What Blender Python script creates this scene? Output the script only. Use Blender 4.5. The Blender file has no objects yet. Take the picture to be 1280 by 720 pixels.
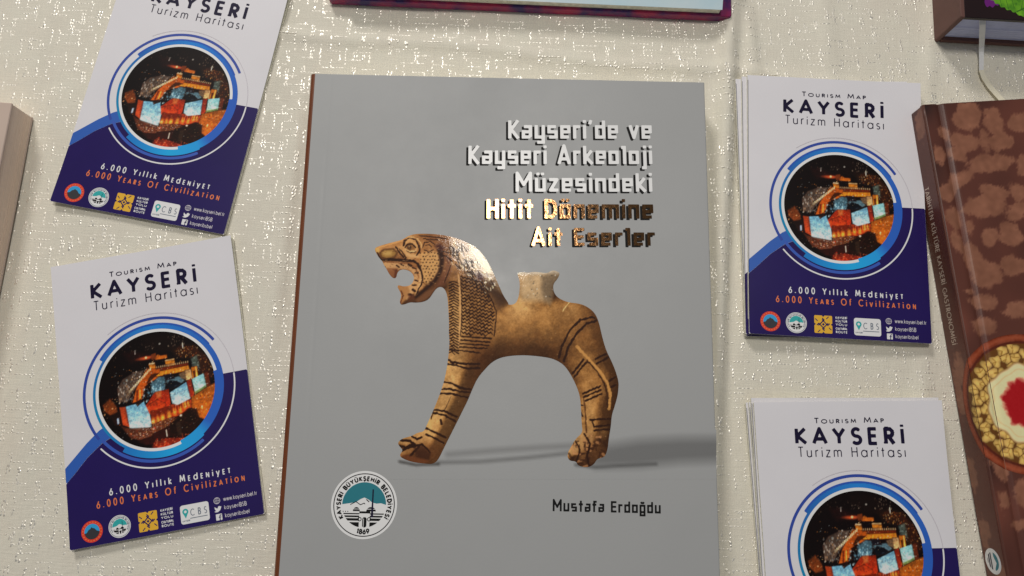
import bpy, math, random
import numpy as np
from mathutils import Matrix, Vector

random.seed(7); RNG = np.random.default_rng(7)
S = bpy.context.scene
COL = S.collection
PI = math.pi
MM = 0.001

# ------------------------------------------------------------------ camera
cam_d = bpy.data.cameras.new("camera"); cam = bpy.data.objects.new("camera", cam_d); COL.objects.link(cam)
cam_d.sensor_width = 36.0; cam_d.lens = 967.6 / 1280 * 36.0
cam_d.clip_start = 0.01; cam_d.clip_end = 50
TH, ROLL, DIST = 0.1946, 0.0595, 0.4303
_c, _s = math.cos(TH), math.sin(TH)
_f = Vector((0, _s, -_c)); _r0 = Vector((1, 0, 0)); _u0 = Vector((0, _c, _s))
_r = math.cos(ROLL) * _r0 + math.sin(ROLL) * _u0
_u = -math.sin(ROLL) * _r0 + math.cos(ROLL) * _u0
cam.matrix_world = Matrix(((_r.x, _u.x, -_f.x, 0), (_r.y, _u.y, -_f.y, -DIST * _s), (_r.z, _u.z, -_f.z, DIST * _c), (0, 0, 0, 1)))
S.camera = cam

# ------------------------------------------------------------------ light
w = bpy.data.worlds.new("World"); S.world = w; w.use_nodes = True
bg = w.node_tree.nodes["Background"]; bg.inputs[0].default_value = (0.93, 0.96, 1.0, 1); bg.inputs[1].default_value = 0.15

def area(name, loc, target, size, power, col, shape='DISK', size_y=None):
    d = bpy.data.lights.new(name, 'AREA'); d.shape = shape; d.size = size
    if size_y: d.size_y = size_y
    d.energy = power; d.color = col
    o = bpy.data.objects.new(name, d); COL.objects.link(o); o.location = loc
    o.rotation_euler = (Vector(target) - Vector(loc)).to_track_quat('-Z', 'Y').to_euler()
    return o
area("ceiling_lamp", (-0.047, 0.440, 1.52), (0, 0, 0), 0.24, 7.1, (1.0, 0.95, 0.88))
area("hall_lamp", (-0.80, 1.75, 1.38), (0, 0, 0), 0.50, 22.5, (1.0, 0.96, 0.91))

S.view_settings.view_transform = 'Standard'; S.view_settings.look = 'None'
S.view_settings.exposure = 0.0; S.view_settings.gamma = 1.0

# ------------------------------------------------------------------ materials
def lin(c):
    c = np.asarray(c, float) / 255.0
    return np.where(c <= 0.04045, c / 12.92, ((c + 0.055) / 1.055) ** 2.4)
def ink(*c):                                     # seen sRGB colour -> surface colour
    return tuple(np.clip(lin(c) / 0.66, 0, 0.9))

def mat(name, col, rough=0.5, metal=0.0, spec=0.5, coat=0.0, coat_rough=0.1, var=0.0, var_scale=40.0,
        bump=0.0, bump_scale=800.0, attr=None, col2=None, rvar=0.0, warp=0.0, crack=0.0):
    m = bpy.data.materials.new(name); m.use_nodes = True
    nt = m.node_tree; N = nt.nodes; L = nt.links; b = N["Principled BSDF"]
    b.inputs["Base Color"].default_value = (*col, 1)
    b.inputs["Roughness"].default_value = rough; b.inputs["Metallic"].default_value = metal
    b.inputs["Specular IOR Level"].default_value = spec
    b.inputs["Coat Weight"].default_value = coat; b.inputs["Coat Roughness"].default_value = coat_rough
    tc = N.new("ShaderNodeTexCoord")
    if attr:
        a = N.new("ShaderNodeAttribute"); a.attribute_name = attr
        L.new(a.outputs["Color"], b.inputs["Base Color"])
        if coat:                                  # varnish lies on the raised, paler print only
            cw = N.new("ShaderNodeMapRange"); cw.inputs[1].default_value = .03; cw.inputs[2].default_value = .22; cw.inputs[3].default_value = .06; cw.inputs[4].default_value = coat
            L.new(a.outputs["Fac"], cw.inputs[0]); L.new(cw.outputs[0], b.inputs["Coat Weight"])
    elif var or col2:
        n = N.new("ShaderNodeTexNoise"); n.inputs["Scale"].default_value = var_scale; n.inputs["Detail"].default_value = 5
        mx = N.new("ShaderNodeMix"); mx.data_type = 'RGBA'
        c2 = col2 if col2 else tuple(x * (1 - var) for x in col)
        mx.inputs["A"].default_value = (*col, 1); mx.inputs["B"].default_value = (*c2, 1)
        L.new(tc.outputs["Object"], n.inputs["Vector"])
        rp = N.new("ShaderNodeMapRange"); rp.inputs[1].default_value = 0.35; rp.inputs[2].default_value = 0.65
        L.new(n.outputs[0], rp.inputs[0]); L.new(rp.outputs[0], mx.inputs["Factor"])
        L.new(mx.outputs["Result"], b.inputs["Base Color"])
    if rvar:                                      # handling marks: gloss that changes over the surface
        n3 = N.new("ShaderNodeTexNoise"); n3.inputs["Scale"].default_value = 16; n3.inputs["Detail"].default_value = 7; n3.inputs["Roughness"].default_value = .65
        L.new(tc.outputs["Object"], n3.inputs["Vector"]); r3 = N.new("ShaderNodeMapRange"); r3.inputs[1].default_value = .3; r3.inputs[2].default_value = .7
        r3.inputs[3].default_value = rough - rvar; r3.inputs[4].default_value = rough + rvar
        L.new(n3.outputs[0], r3.inputs[0]); L.new(r3.outputs[0], b.inputs["Roughness"])
    if crack:                                     # foil worn off in specks
        n4 = N.new("ShaderNodeTexNoise"); n4.inputs["Scale"].default_value = crack; n4.inputs["Detail"].default_value = 3
        L.new(tc.outputs["Object"], n4.inputs["Vector"]); r4 = N.new("ShaderNodeMapRange"); r4.inputs[1].default_value = .44; r4.inputs[2].default_value = .56
        r4.inputs[3].default_value = .04; r4.inputs[4].default_value = coat
        L.new(n4.outputs[0], r4.inputs[0]); L.new(r4.outputs[0], b.inputs["Coat Weight"])
    if bump:
        n2 = N.new("ShaderNodeTexNoise"); n2.inputs["Scale"].default_value = bump_scale; n2.inputs["Detail"].default_value = 4
        L.new(tc.outputs["Object"], n2.inputs["Vector"])
        bp = N.new("ShaderNodeBump"); bp.inputs["Strength"].default_value = bump; bp.inputs["Distance"].default_value = 0.0004
        
        if warp:
            n5 = N.new("ShaderNodeTexNoise"); n5.inputs["Scale"].default_value = 9; n5.inputs["Detail"].default_value = 1
            L.new(tc.outputs["Object"], n5.inputs["Vector"]); b5 = N.new("ShaderNodeBump"); b5.inputs["Strength"].default_value = 1.0; b5.inputs["Distance"].default_value = warp
            L.new(n5.outputs[0], b5.inputs["Height"]); L.new(b5.outputs[0], bp.inputs["Normal"])
        L.new(n2.outputs[0], bp.inputs["Height"]); L.new(bp.outputs[0], b.inputs["Normal"])
        if coat: L.new(bp.outputs[0], b.inputs["Coat Normal"])
    return m

M = {}
M['cover_grey'] = mat("grey_laminate", ink(141, 142, 142), 0.46, spec=0.5, bump=0.05, bump_scale=900, rvar=.13, warp=.0016)
M['print_grey'] = mat("grey_print", (.3, .3, .3), 0.46, spec=0.5, attr="Col", bump=0.05, bump_scale=900, rvar=.13, warp=.0016)
M['print_gloss'] = mat("glossy_print", (.3, .2, .1), 0.5, spec=0.12, coat=0.34, coat_rough=0.07, attr="Col", bump=0.05, bump_scale=420)
M['print'] = mat("printed_picture", (.3, .3, .3), 0.4, spec=0.22, attr="Col")
M['spine_brown'] = mat("brown_spine_laminate", ink(98, 50, 22), 0.4, var=0.15, var_scale=60)
M['title_white'] = mat("embossed_white", ink(244, 244, 238), 0.3, spec=0.5, bump=0.05)
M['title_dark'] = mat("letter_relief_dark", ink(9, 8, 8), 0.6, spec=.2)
M['foil'] = mat("cracked_foil", (0.19, 0.10, 0.045), 0.12, metal=1.0, bump=0.13, bump_scale=600)
M['ink_black'] = mat("black_ink", ink(8, 8, 9), 0.55, spec=.2)
M['ink_navy'] = mat("navy_ink", ink(16, 9, 40), 0.5, spec=.2)
M['white_paper'] = mat("coated_white_paper", ink(198, 196, 200), 0.32, spec=0.5, var=0.03, var_scale=25)
M['page_edge'] = mat("paper_edge", ink(206, 200, 184), 0.8, var=0.2, var_scale=400)
M['white_ink'] = mat("white_print", ink(212, 208, 208), 0.4)
M['navy'] = mat("navy_print", ink(29, 15, 78), 0.32, spec=0.4, var=0.12, var_scale=25)
M['band_blue'] = mat("blue_print", ink(38, 82, 160), 0.38)
M['ring_dark'] = mat("dark_blue_print", ink(38, 62, 142), 0.38)
M['ring_low'] = mat("mid_blue_print", ink(46, 78, 160), 0.38)
M['faint'] = mat("faint_grey_print", ink(176, 172, 178), 0.4)
M['orange'] = mat("orange_print", ink(212, 108, 58), 0.4)
M['gold'] = mat("gold_print", ink(214, 156, 44), 0.4)
M['teal'] = mat("teal_print", ink(22, 104, 116), 0.4)
M['teal_light'] = mat("light_teal_print", ink(40, 150, 150), 0.4)
M['red_ring'] = mat("red_print", ink(196, 52, 34), 0.4)
M['sky_blue'] = mat("sky_blue_print", ink(40, 140, 190), 0.4)
M['dark_hill'] = mat("dark_hill_print", ink(44, 44, 48), 0.4)
M['grey_ink'] = mat("grey_print_ink", ink(96, 104, 116), 0.4)

# ------------------------------------------------------------------ object helpers
def tag(o, label=None, cat=None, group=None, kind=None):
    if label: o['label'] = label
    if cat: o['category'] = cat
    if group: o['group'] = group
    if kind: o['kind'] = kind
    return o
def empty(name, loc=(0, 0, 0), rz=0.0):
    o = bpy.data.objects.new(name, None); COL.objects.link(o); o.location = loc; o.rotation_euler = (0, 0, rz)
    o.empty_display_size = 0.02
    return o
def mesh_obj(name, V, F, m, parent=None, smooth=False):
    me = bpy.data.meshes.new(name); me.from_pydata([tuple(map(float, v)) for v in V], [], F)
    ms = m if isinstance(m, (list, tuple)) else [m]
    for k in ms: me.materials.append(k)
    if smooth:
        me.polygons.foreach_set("use_smooth", [True] * len(me.polygons))
    me.update()
    o = bpy.data.objects.new(name, me); COL.objects.link(o)
    if parent: o.parent = parent
    return o
def copy_tree(o, parent=None, keep=None):
    c = o.copy(); COL.objects.link(c)
    if parent: c.parent = parent
    for ch in list(o.children):
        if keep is None or ch.name.split('.')[0] in keep: copy_tree(ch, c)
    return c

# ------------------------------------------------------------------ 2-D shape fields (mm) -> clean flat meshes
def cap_seg(X, Y, a, b, w):
    ax, ay = a; bx, by = b; dx, dy = bx - ax, by - ay; l2 = dx * dx + dy * dy + 1e-12
    t = np.clip(((X - ax) * dx + (Y - ay) * dy) / l2, 0, 1)
    return np.hypot(X - ax - t * dx, Y - ay - t * dy) - w
def box_seg(X, Y, a, b, w, e0=0.0, e1=0.0):
    ax, ay = a; bx, by = b; dx, dy = bx - ax, by - ay; l = math.hypot(dx, dy) + 1e-9; dx /= l; dy /= l
    t = (X - ax) * dx + (Y - ay) * dy; n = -(X - ax) * dy + (Y - ay) * dx
    return np.maximum(np.abs(t - (l + e1 - e0) / 2) - (l + e0 + e1) / 2, np.abs(n) - w)
def polyline(X, Y, pts, w, square=False, cap=False):
    d = np.full(np.shape(X), 1e9)
    n = len(pts)
    for i in range(n - 1):
        a, b = pts[i], pts[i + 1]
        if cap: d = np.minimum(d, cap_seg(X, Y, a, b, w)); continue
        e0 = e1 = 0.0
        if square:
            def right(p, q, r):
                u = (q[0] - p[0], q[1] - p[1]); v = (r[0] - q[0], r[1] - q[1])
                return abs(u[0] * v[0] + u[1] * v[1]) < 0.2 * math.hypot(*u) * math.hypot(*v)
            if i > 0 and right(pts[i - 1], a, b): e0 = w
            if i < n - 2 and right(a, b, pts[i + 2]): e1 = w
            if pts[0] == pts[-1]:
                if i == 0: e0 = w
                if i == n - 2: e1 = w
        d = np.minimum(d, box_seg(X, Y, a, b, w, e0, e1))
        if i > 0: d = np.minimum(d, np.hypot(X - a[0], Y - a[1]) - w)
    return d
def poly_sd(X, Y, P):
    d = np.full(np.shape(X), 1e9); ins = np.zeros(np.shape(X), bool)
    n = len(P)
    for i in range(n):
        ax, ay = P[i]; bx, by = P[(i + 1) % n]
        d = np.minimum(d, cap_seg(X, Y, (ax, ay), (bx, by), 0))
        if ay != by:
            c = ((ay > Y) != (by > Y)) & (X < (bx - ax) * (Y - ay) / (by - ay) + ax)
            ins ^= c
    return np.where(ins, -d, d)
def circ(X, Y, cx, cy, r): return np.hypot(X - cx, Y - cy) - r
def ellip(X, Y, cx, cy, rx, ry, rot=0.0):
    c, s = math.cos(rot), math.sin(rot); x = (X - cx) * c + (Y - cy) * s; y = -(X - cx) * s + (Y - cy) * c
    return (np.hypot(x / rx, y / ry) - 1) * min(rx, ry)
def rbox(X, Y, x0, y0, x1, y1, r):
    qx = np.abs(X - (x0 + x1) / 2) - (x1 - x0) / 2 + r; qy = np.abs(Y - (y0 + y1) / 2) - (y1 - y0) / 2 + r
    return np.hypot(np.maximum(qx, 0), np.maximum(qy, 0)) + np.minimum(np.maximum(qx, qy), 0) - r
def arc_band(X, Y, cx, cy, r0, r1, a0, a1):
    r = np.hypot(X - cx, Y - cy); a = np.degrees(np.arctan2(Y - cy, X - cx))
    mid = (a0 + a1) / 2; da = (a - mid + 180) % 360 - 180
    ang = (np.abs(da) - (a1 - a0) / 2) * PI / 180 * (r0 + r1) / 2
    return np.maximum(np.maximum(r0 - r, r - r1), ang) if a1 - a0 < 360 else np.maximum(r0 - r, r - r1)

def field(F, x0, y0, x1, y1, cell, run=8):
    nx = max(2, int(math.ceil((x1 - x0) / cell))); ny = max(2, int(math.ceil((y1 - y0) / cell)))
    xs = np.linspace(x0, x1, nx + 1); ys = np.linspace(y0, y1, ny + 1)
    X, Y = np.meshgrid(xs, ys)
    d = np.array(F(X, Y), float); d[d == 0] = 1e-9
    ins = d < 0
    cnt = ins[:-1, :-1].astype(int) + ins[1:, :-1] + ins[:-1, 1:] + ins[1:, 1:]
    V = []; FC = []; gid = {}; eid = {}
    def gv(i, j):
        k = (i, j)
        if k not in gid: gid[k] = len(V); V.append((xs[j], ys[i]))
        return gid[k]
    def ev(i, j, i2, j2):
        k = (i, j, i2, j2) if (i, j) < (i2, j2) else (i2, j2, i, j)
        if k not in eid:
            a, b = d[i, j], d[i2, j2]; t = a / (a - b)
            eid[k] = len(V); V.append((xs[j] + (xs[j2] - xs[j]) * t, ys[i] + (ys[i2] - ys[i]) * t))
        return eid[k]
    for i in range(ny):
        row = cnt[i]; js = np.nonzero(row)[0]
        k = 0
        while k < len(js):
            j = js[k]
            if row[j] == 4:
                e = j
                while e + 1 < nx and row[e + 1] == 4 and e + 1 - j < run: e += 1
                FC.append((gv(i, j), gv(i, e + 1), gv(i + 1, e + 1), gv(i + 1, j)))
                k += e - j + 1
                continue
            c = [(i, j), (i, j + 1), (i + 1, j + 1), (i + 1, j)]
            P = []
            for q in range(4):
                a, b = c[q], c[(q + 1) % 4]
                if ins[a]: P.append(gv(*a))
                if ins[a] != ins[b]: P.append(ev(*a, *b))
            if len(P) >= 3: FC.append(tuple(P))
            k += 1
    return V, FC

def two_ink(F, x0, y0, x1, y1, cell):
    """whole printed sheet: pattern and ground share one connected mesh; returns V, faces, material index"""
    V = []; idx = {}; FC = []; MI = []
    for k, G in ((0, F), (1, lambda X, Y: -F(X, Y))):
        v, f = field(G, x0, y0, x1, y1, cell, 1); m = []
        for p in v:
            key = (round(p[0], 4), round(p[1], 4))
            if key not in idx: idx[key] = len(V); V.append(p)
            m.append(idx[key])
        for q in f:
            q = [m[i] for i in q]; q = [a for n, a in enumerate(q) if a != q[n - 1]]
            if len(set(q)) == len(q) and len(q) > 2: FC.append(tuple(q)); MI.append(k)
    return V, FC, MI

def flat(name, shapes, m, z, parent, bend=None, color=None, xf=None):
    """shapes: list of (V2, F) in mm; one mesh lying z mm above the parent's base"""
    V = []; F = []
    for v, f in shapes:
        o = len(V); V += list(v); F += [tuple(i + o for i in q) for q in f]
    A = np.array(V, float).reshape(-1, 2)
    C = color(A[:, 0], A[:, 1]) if color is not None else None
    if xf is not None: A = xf(A)
    Z = np.full(len(A), float(z))
    if bend is not None: Z = Z + bend(A[:, 0], A[:, 1])
    P = np.c_[A, Z] * MM
    o = mesh_obj(name, P, F, m, parent)
    if C is not None:
        at = o.data.color_attributes.new("Col", 'FLOAT_COLOR', 'POINT')
        at.data.foreach_set("color", np.c_[C, np.ones(len(C))].astype(np.float32).ravel())
    return o

# ------------------------------------------------------------------ stroke lettering
def arc(cx, cy, rx, ry, a0, a1, n=14):
    return [(cx + rx * math.cos(math.radians(a0 + (a1 - a0) * k / n)), cy + ry * math.sin(math.radians(a0 + (a1 - a0) * k / n))) for k in range(n + 1)]
def techno():
    h = .085; b, t, x, m = h, 1 - h, .74 - h, .37
    g = {}
    def st(ch, W, *p): g[ch] = (W, list(p))
    L = h
    def R(W): return W - h
    W = .56; r = R(W)
    st('a', W, [(L + .03, x), (r, x), (r, b)], [(r, m), (L, m), (L, b), (r, b)])
    st('K', .6, [(L, 0), (L, 1)], [(.54, 1), (L + .08, .5), (.56, 0)])
    st('y', W, [(L, .74), (L, b), (r, b)], [(r, .74), (r, -.2), (L + .05, -.2)])
    st('s', W, [(r, x), (L, x), (L, m), (r, m), (r, b), (L, b)])
    st('e', W, [(L, m), (r, m), (r, x), (L, x), (L, b), (r, b)])
    st('r', .40, [(L, 0), (L, x), (.40, x)])
    st('i', 2 * h, [(L, 0), (L, .74)], [(L, .86), (L, 1.02)])
    st('\u2019', .2, [(.13, 1.02), (.05, .78)])
    st('d', W, [(r, 0), (r, 1)], [(r, x), (L, x), (L, b), (r, b)])
    st('v', .56, [(.07, .74), (.28, .06), (.49, .74)])
    st('A', .72, [(.07, 0), (.36, 1), (.65, 0)], [(.17, .28), (.55, .28)])
    st('k', .54, [(L, 0), (L, 1)], [(.47, .74), (L + .08, .37), (.5, 0)])
    st('o', W, [(L, x), (r, x), (r, b), (L, b), (L, x)])
    st('l', .26, [(0, t), (.26 - h, t), (.26 - h, 0)])
    st('j', .26, [(.26 - h, .74), (.26 - h, -.2), (0, -.2)], [(.26 - h, .86), (.26 - h, 1.02)])
    st('M', .86, [(L, 0), (L, 1), (.43, .38), (.86 - h, 1), (.86 - h, 0)])
    u = [[(L, .74), (L, b), (r, b)], [(r, .74), (r, 0)]]
    st('u', W, *u); st('\u00fc', W, *u, [(.16, .88), (.16, 1.03)], [(.40, .88), (.40, 1.03)])
    st('z', .54, [(L - .05, x), (.44, x), (.1, b), (.51, b)])
    st('n', W, [(L, 0), (L, x), (r, x), (r, 0)])
    st('H', .6, [(L, 0), (L, 1)], [(.6 - h, 0), (.6 - h, 1)], [(L, .5), (.6 - h, .5)])
    st('t', .4, [(.2, 0), (.2, .98)], [(0, x), (.4, x)])
    st('D', .62, [(L, t), (.38, t), (.62 - h, .74), (.62 - h, .26), (.38, b), (L, b), (L, t)])
    st('\u00f6', W, [(L, x), (r, x), (r, b), (L, b), (L, x)], [(.16, .88), (.16, 1.03)], [(.40, .88), (.40, 1.03)])
    st('m', .88, [(L, 0), (L, x), (.88 - h, x), (.88 - h, 0)], [(.44, x), (.44, 0)])
    st('E', .54, [(.54, t), (L, t), (L, b), (.54, b)], [(L, .5), (.5, .5)])
    st('f', .4, [(.17, 0), (.17, t), (.42, t)], [(0, x), (.38, x)])
    st('\u011f', W, [(r, b), (L, b), (L, x), (r, x), (r, -.2), (L, -.2), (L, -.02)], [(.14, .98), (.2, .88), (.36, .88), (.42, .98)])
    g[' '] = (.3, [])
    return g
def geometric():
    g = {}
    def st(ch, W, *p): g[ch] = (W, list(p))
    st('A', .78, [(.02, 0), (.39, 1), (.76, 0)], [(.14, .3), (.64, .3)])
    st('B', .56, [(.08, 0), (.08, 1), (.3, 1)] + arc(.3, .76, .2, .24, 90, -90) + [(.08, .52)], [(.3, .52)] + arc(.3, .26, .24, .26, 90, -90) + [(.08, 0)])
    st('C', .84, arc(.48, .5, .44, .5, 45, 315, 22))
    st('D', .72, [(.08, 0), (.08, 1), (.24, 1)] + arc(.24, .5, .44, .5, 90, -90, 18) + [(.08, 0)])
    st('E', .54, [(.5, 1), (.08, 1), (.08, 0), (.5, 0)], [(.08, .52), (.47, .52)])
    st('F', .5, [(.48, 1), (.08, 1), (.08, 0)], [(.08, .52), (.44, .52)])
    st('G', .88, arc(.48, .5, .44, .5, 45, 360, 24) + [(.52, .5)])
    st('H', .7, [(.08, 0), (.08, 1)], [(.62, 0), (.62, 1)], [(.08, .52), (.62, .52)])
    st('I', .16, [(.08, 0), (.08, 1)]); st('\u0130', .16, [(.08, 0), (.08, 1)], [(.08, 1.14), (.08, 1.3)])
    st('K', .64, [(.08, 0), (.08, 1)], [(.58, 1), (.12, .5), (.62, 0)])
    st('L', .48, [(.08, 1), (.08, 0), (.46, 0)])
    st('M', .92, [(.06, 0), (.16, 1), (.46, .2), (.76, 1), (.86, 0)])
    st('N', .74, [(.08, 0), (.08, 1), (.66, 0), (.66, 1)])
    O = arc(.5, .5, .46, .5, 0, 360, 30)
    st('O', 1.0, O); st('\u00d6', 1.0, O, [(.34, 1.14), (.34, 1.28)], [(.66, 1.14), (.66, 1.28)])
    P = [(.08, 0), (.08, 1), (.28, 1)] + arc(.28, .74, .22, .26, 90, -90) + [(.08, .48)]
    st('P', .54, P); st('R', .58, P, [(.26, .48), (.54, 0)])
    Sg = arc(.28, .75, .21, .25, 35, 270, 14) + arc(.28, .25, .24, .25, 90, -145, 14)[1:]
    st('S', .56, Sg); st('\u015e', .56, Sg, [(.28, -.05), (.28, -.22)], [(.28, -.22), (.16, -.22)])
    st('T', .56, [(.02, 1), (.54, 1)], [(.28, 1), (.28, 0)])
    U = [(.08, 1)] + arc(.36, .29, .28, .29, 180, 360) + [(.64, 1)]
    st('U', .72, U); st('\u00dc', .72, U, [(.24, 1.14), (.24, 1.28)], [(.48, 1.14), (.48, 1.28)])
    st('Y', .68, [(.02, 1), (.34, .48), (.66, 1)], [(.34, .48), (.34, 0)])
    st('Z', .6, [(.04, 1), (.56, 1), (.04, 0), (.58, 0)])
    x = .68; rr = x / 2
    bowl = arc(.36, rr, .29, rr, 0, 360, 24)
    st('a', .72, bowl, [(.65, x), (.65, 0)])
    st('b', .72, bowl, [(.07, 1), (.07, 0)]); st('d', .72, bowl, [(.65, 1), (.65, 0)])
    st('e', .68, [(.07, rr), (.63, rr)] + arc(.35, rr, .28, rr, 0, 315, 20))
    st('f', .36, arc(.32, .82, .16, .18, 80, 180, 8) + [(.16, 0)], [(.02, x), (.34, x)])
    st('i', .16, [(.08, 0), (.08, x)], [(.08, .86), (.08, .98)]); st('\u0131', .16, [(.08, 0), (.08, x)])
    st('k', .52, [(.08, 0), (.08, 1)], [(.46, x), (.12, .34), (.5, 0)])
    st('l', .16, [(.08, 0), (.08, 1)])
    hump = lambda a, c: arc((a + c) / 2, x - (c - a) / 2, (c - a) / 2, (c - a) / 2, 180, 0, 10)
    st('m', .9, [(.08, 0), (.08, x)], hump(.08, .45) + [(.45, 0)], hump(.45, .82) + [(.82, 0)])
    st('n', .6, [(.08, 0), (.08, x)], hump(.08, .52) + [(.52, 0)])
    st('o', .7, arc(.35, rr, .29, rr, 0, 360, 24))
    st('r', .36, [(.08, 0), (.08, x)], arc(.32, x - .24, .24, .24, 180, 85, 8))
    st('s', .44, arc(.22, x * .75, .15, x * .25, 35, 270, 10) + arc(.22, x * .25, .18, x * .25, 90, -145, 10)[1:])
    st('t', .34, [(.17, .95), (.17, 0)], [(.02, x), (.33, x)])
    st('u', .6, [(.08, x)] + arc(.3, .22, .22, .22, 180, 360) + [(.52, x)], [(.52, x), (.52, 0)])
    st('v', .56, [(.03, x), (.28, 0), (.53, x)])
    st('w', .86, [(.03, x), (.23, 0), (.43, x), (.63, 0), (.83, x)])
    st('y', .56, [(.03, x), (.29, 0)], [(.53, x), (.18, -.3)])
    st('z', .5, [(.05, x), (.45, x), (.05, 0), (.47, 0)])
    st('0', .62, arc(.31, .5, .25, .5, 0, 360, 24)); st('1', .36, [(.06, .82), (.24, 1), (.24, 0)])
    st('6', .6, arc(.3, .3, .24, .3, 0, 360, 20), [(.09, .42)] + [(.42, 1)])
    st('9', .6, arc(.3, .7, .24, .3, 0, 360, 20), [(.51, .58), (.18, 0)])
    st('8', .58, arc(.29, .76, .2, .24, 0, 360, 18), arc(.29, .26, .24, .26, 0, 360, 18))
    st('.', .18, [(.09, 0), (.09, .12)])
    g[' '] = (.36, [])
    return g
TECH, GEO = techno(), geometric()

def lay(font, s, cap, gap):
    """-> list of (char, scale, x offset) and total width at sx = 1; '^' makes the next letter a small capital"""
    out = []; x = 0.0; k = 0
    while k < len(s):
        sc = 1.0
        if s[k] == '^': sc = .72; k += 1
        W = font[s[k]][0]; out.append((s[k], sc, x)); x += (W * sc + gap) * cap; k += 1
    return out, x - gap * cap
def glyph(font, ch, ox, oy, rot, sx, sy, wgt, square, cell):
    W, strokes = font[ch]
    if not strokes: return None
    c, s = math.cos(rot), math.sin(rot)
    T = lambda p: (ox + p[0] * sx * c - p[1] * sy * s, oy + p[0] * sx * s + p[1] * sy * c)
    P = [[T(p) for p in st] for st in strokes]
    A = np.array([q for st in P for q in st]); lo = A.min(0) - wgt * 1.6; hi = A.max(0) + wgt * 1.6
    def F(X, Y):
        d = np.full(X.shape, 1e9)
        for st in P: d = np.minimum(d, polyline(X, Y, st, wgt, square))
        return d
    return field(F, lo[0], lo[1], hi[0], hi[1], cell, 40)
def line(font, s, p0, p1, cap, wgt, gap=.14, square=False, cell=None, wx=1.0):
    """text whose baseline runs from p0 to p1 (mm), cap height cap, stroke half-width wgt"""
    seq, T = lay(font, s, cap, gap)
    L = math.hypot(p1[0] - p0[0], p1[1] - p0[1]); rot = math.atan2(p1[1] - p0[1], p1[0] - p0[0]); k = L / T
    out = []
    for ch, sc, x in seq:
        g = glyph(font, ch, p0[0] + x * k * math.cos(rot), p0[1] + x * k * math.sin(rot), rot, cap * sc * k, cap * sc,
                  wgt * (0.9 if sc < 1 else 1), square, cell or cap / 26)
        if g: out.append(g)
    return out
def ring_line(font, s, cx, cy, r, a0, a1, cap, wgt, gap=.2, inner=False, cell=None):
    seq, T = lay(font, s, cap, gap); out = []
    for ch, sc, x in seq:
        W = font[ch][0] * cap * sc
        a = math.radians(a0 + (a1 - a0) * (x + W / 2) / T); sgn = 1 if inner else -1
        rot = a + sgn * PI / 2; k = abs(math.radians(a1 - a0)) * r / T
        bx, by = cx + r * math.cos(a), cy + r * math.sin(a)
        g = glyph(font, ch, bx - W * k / 2 * math.cos(rot), by - W * k / 2 * math.sin(rot), rot, cap * sc * k, cap * sc, wgt, False, cell or cap / 16)
        if g: out.append(g)
    return out

# ------------------------------------------------------------------ small painter for the printed pictures
class Paint:
    def __init__(s, x0, y0, x1, y1, step, bgc):
        s.x0, s.y0, s.st = x0, y0, step
        s.nx = int((x1 - x0) / step) + 1; s.ny = int((y1 - y0) / step) + 1
        s.X, s.Y = np.meshgrid(x0 + np.arange(s.nx) * step, y0 + np.arange(s.ny) * step)
        s.a = np.empty((s.ny, s.nx, 3)); s.a[:] = bgc
    def put(s, d, col, al=1.0, soft=None, sl=None):
        soft = soft or s.st
        k = np.clip(.5 - d / soft, 0, 1) * al
        v = s.a if sl is None else s.a[sl]
        v += k[..., None] * (np.asarray(col, float) - v)
    def win(s, pts, pad):
        P = np.array(pts); i0 = int((P[:, 1].min() - pad - s.y0) / s.st); i1 = int((P[:, 1].max() + pad - s.y0) / s.st) + 2
        j0 = int((P[:, 0].min() - pad - s.x0) / s.st); j1 = int((P[:, 0].max() + pad - s.x0) / s.st) + 2
        return (slice(max(0, i0), max(0, i1)), slice(max(0, j0), max(0, j1)))
    def stroke(s, pts, w, col, al=1.0, soft=None):
        sl = s.win(pts, w + (soft or s.st) * 2)
        if s.X[sl].size: s.put(polyline(s.X[sl], s.Y[sl], pts, w, cap=True), col, al, soft, sl)
    def poly(s, pts, col, al=1.0, soft=None):
        sl = s.win(pts, (soft or s.st) * 2)
        if s.X[sl].size: s.put(poly_sd(s.X[sl], s.Y[sl], pts), col, al, soft, sl)
    def dot(s, x, y, r, col, al=1.0, soft=None):
        sl = s.win([(x, y)], r + (soft or s.st) * 2)
        if s.X[sl].size: s.put(circ(s.X[sl], s.Y[sl], x, y, r), col, al, soft, sl)
    def sample(s, x, y):
        u = np.clip((x - s.x0) / s.st, 0, s.nx - 1.001); v = np.clip((y - s.y0) / s.st, 0, s.ny - 1.001)
        j = u.astype(int); i = v.astype(int); fu = (u - j)[:, None]; fv = (v - i)[:, None]; a = s.a
        c = (a[i, j] * (1 - fu) + a[i, j + 1] * fu) * (1 - fv) + (a[i + 1, j] * (1 - fu) + a[i + 1, j + 1] * fu) * fv
        return np.clip(lin(np.clip(c, 0, 255)) / 0.66, 0, .9)
def blur(a, r):
    k = np.exp(-.5 * (np.arange(-3 * r, 3 * r + 1) / r) ** 2); k /= k.sum()
    for ax in (0, 1):
        p = [(0, 0)] * a.ndim; p[ax] = (3 * r, 3 * r); q = np.pad(a, p, mode='edge')
        a = sum(k[i] * (q[i:i + a.shape[0]] if ax == 0 else q[:, i:i + a.shape[1]]) for i in range(len(k)))
    return a
def fractal(shape, scales, rng):
    out = np.zeros(shape)
    for sc, am in scales:
        n = blur(rng.standard_normal(shape), sc); out += am * n / n.std()
    return out

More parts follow.
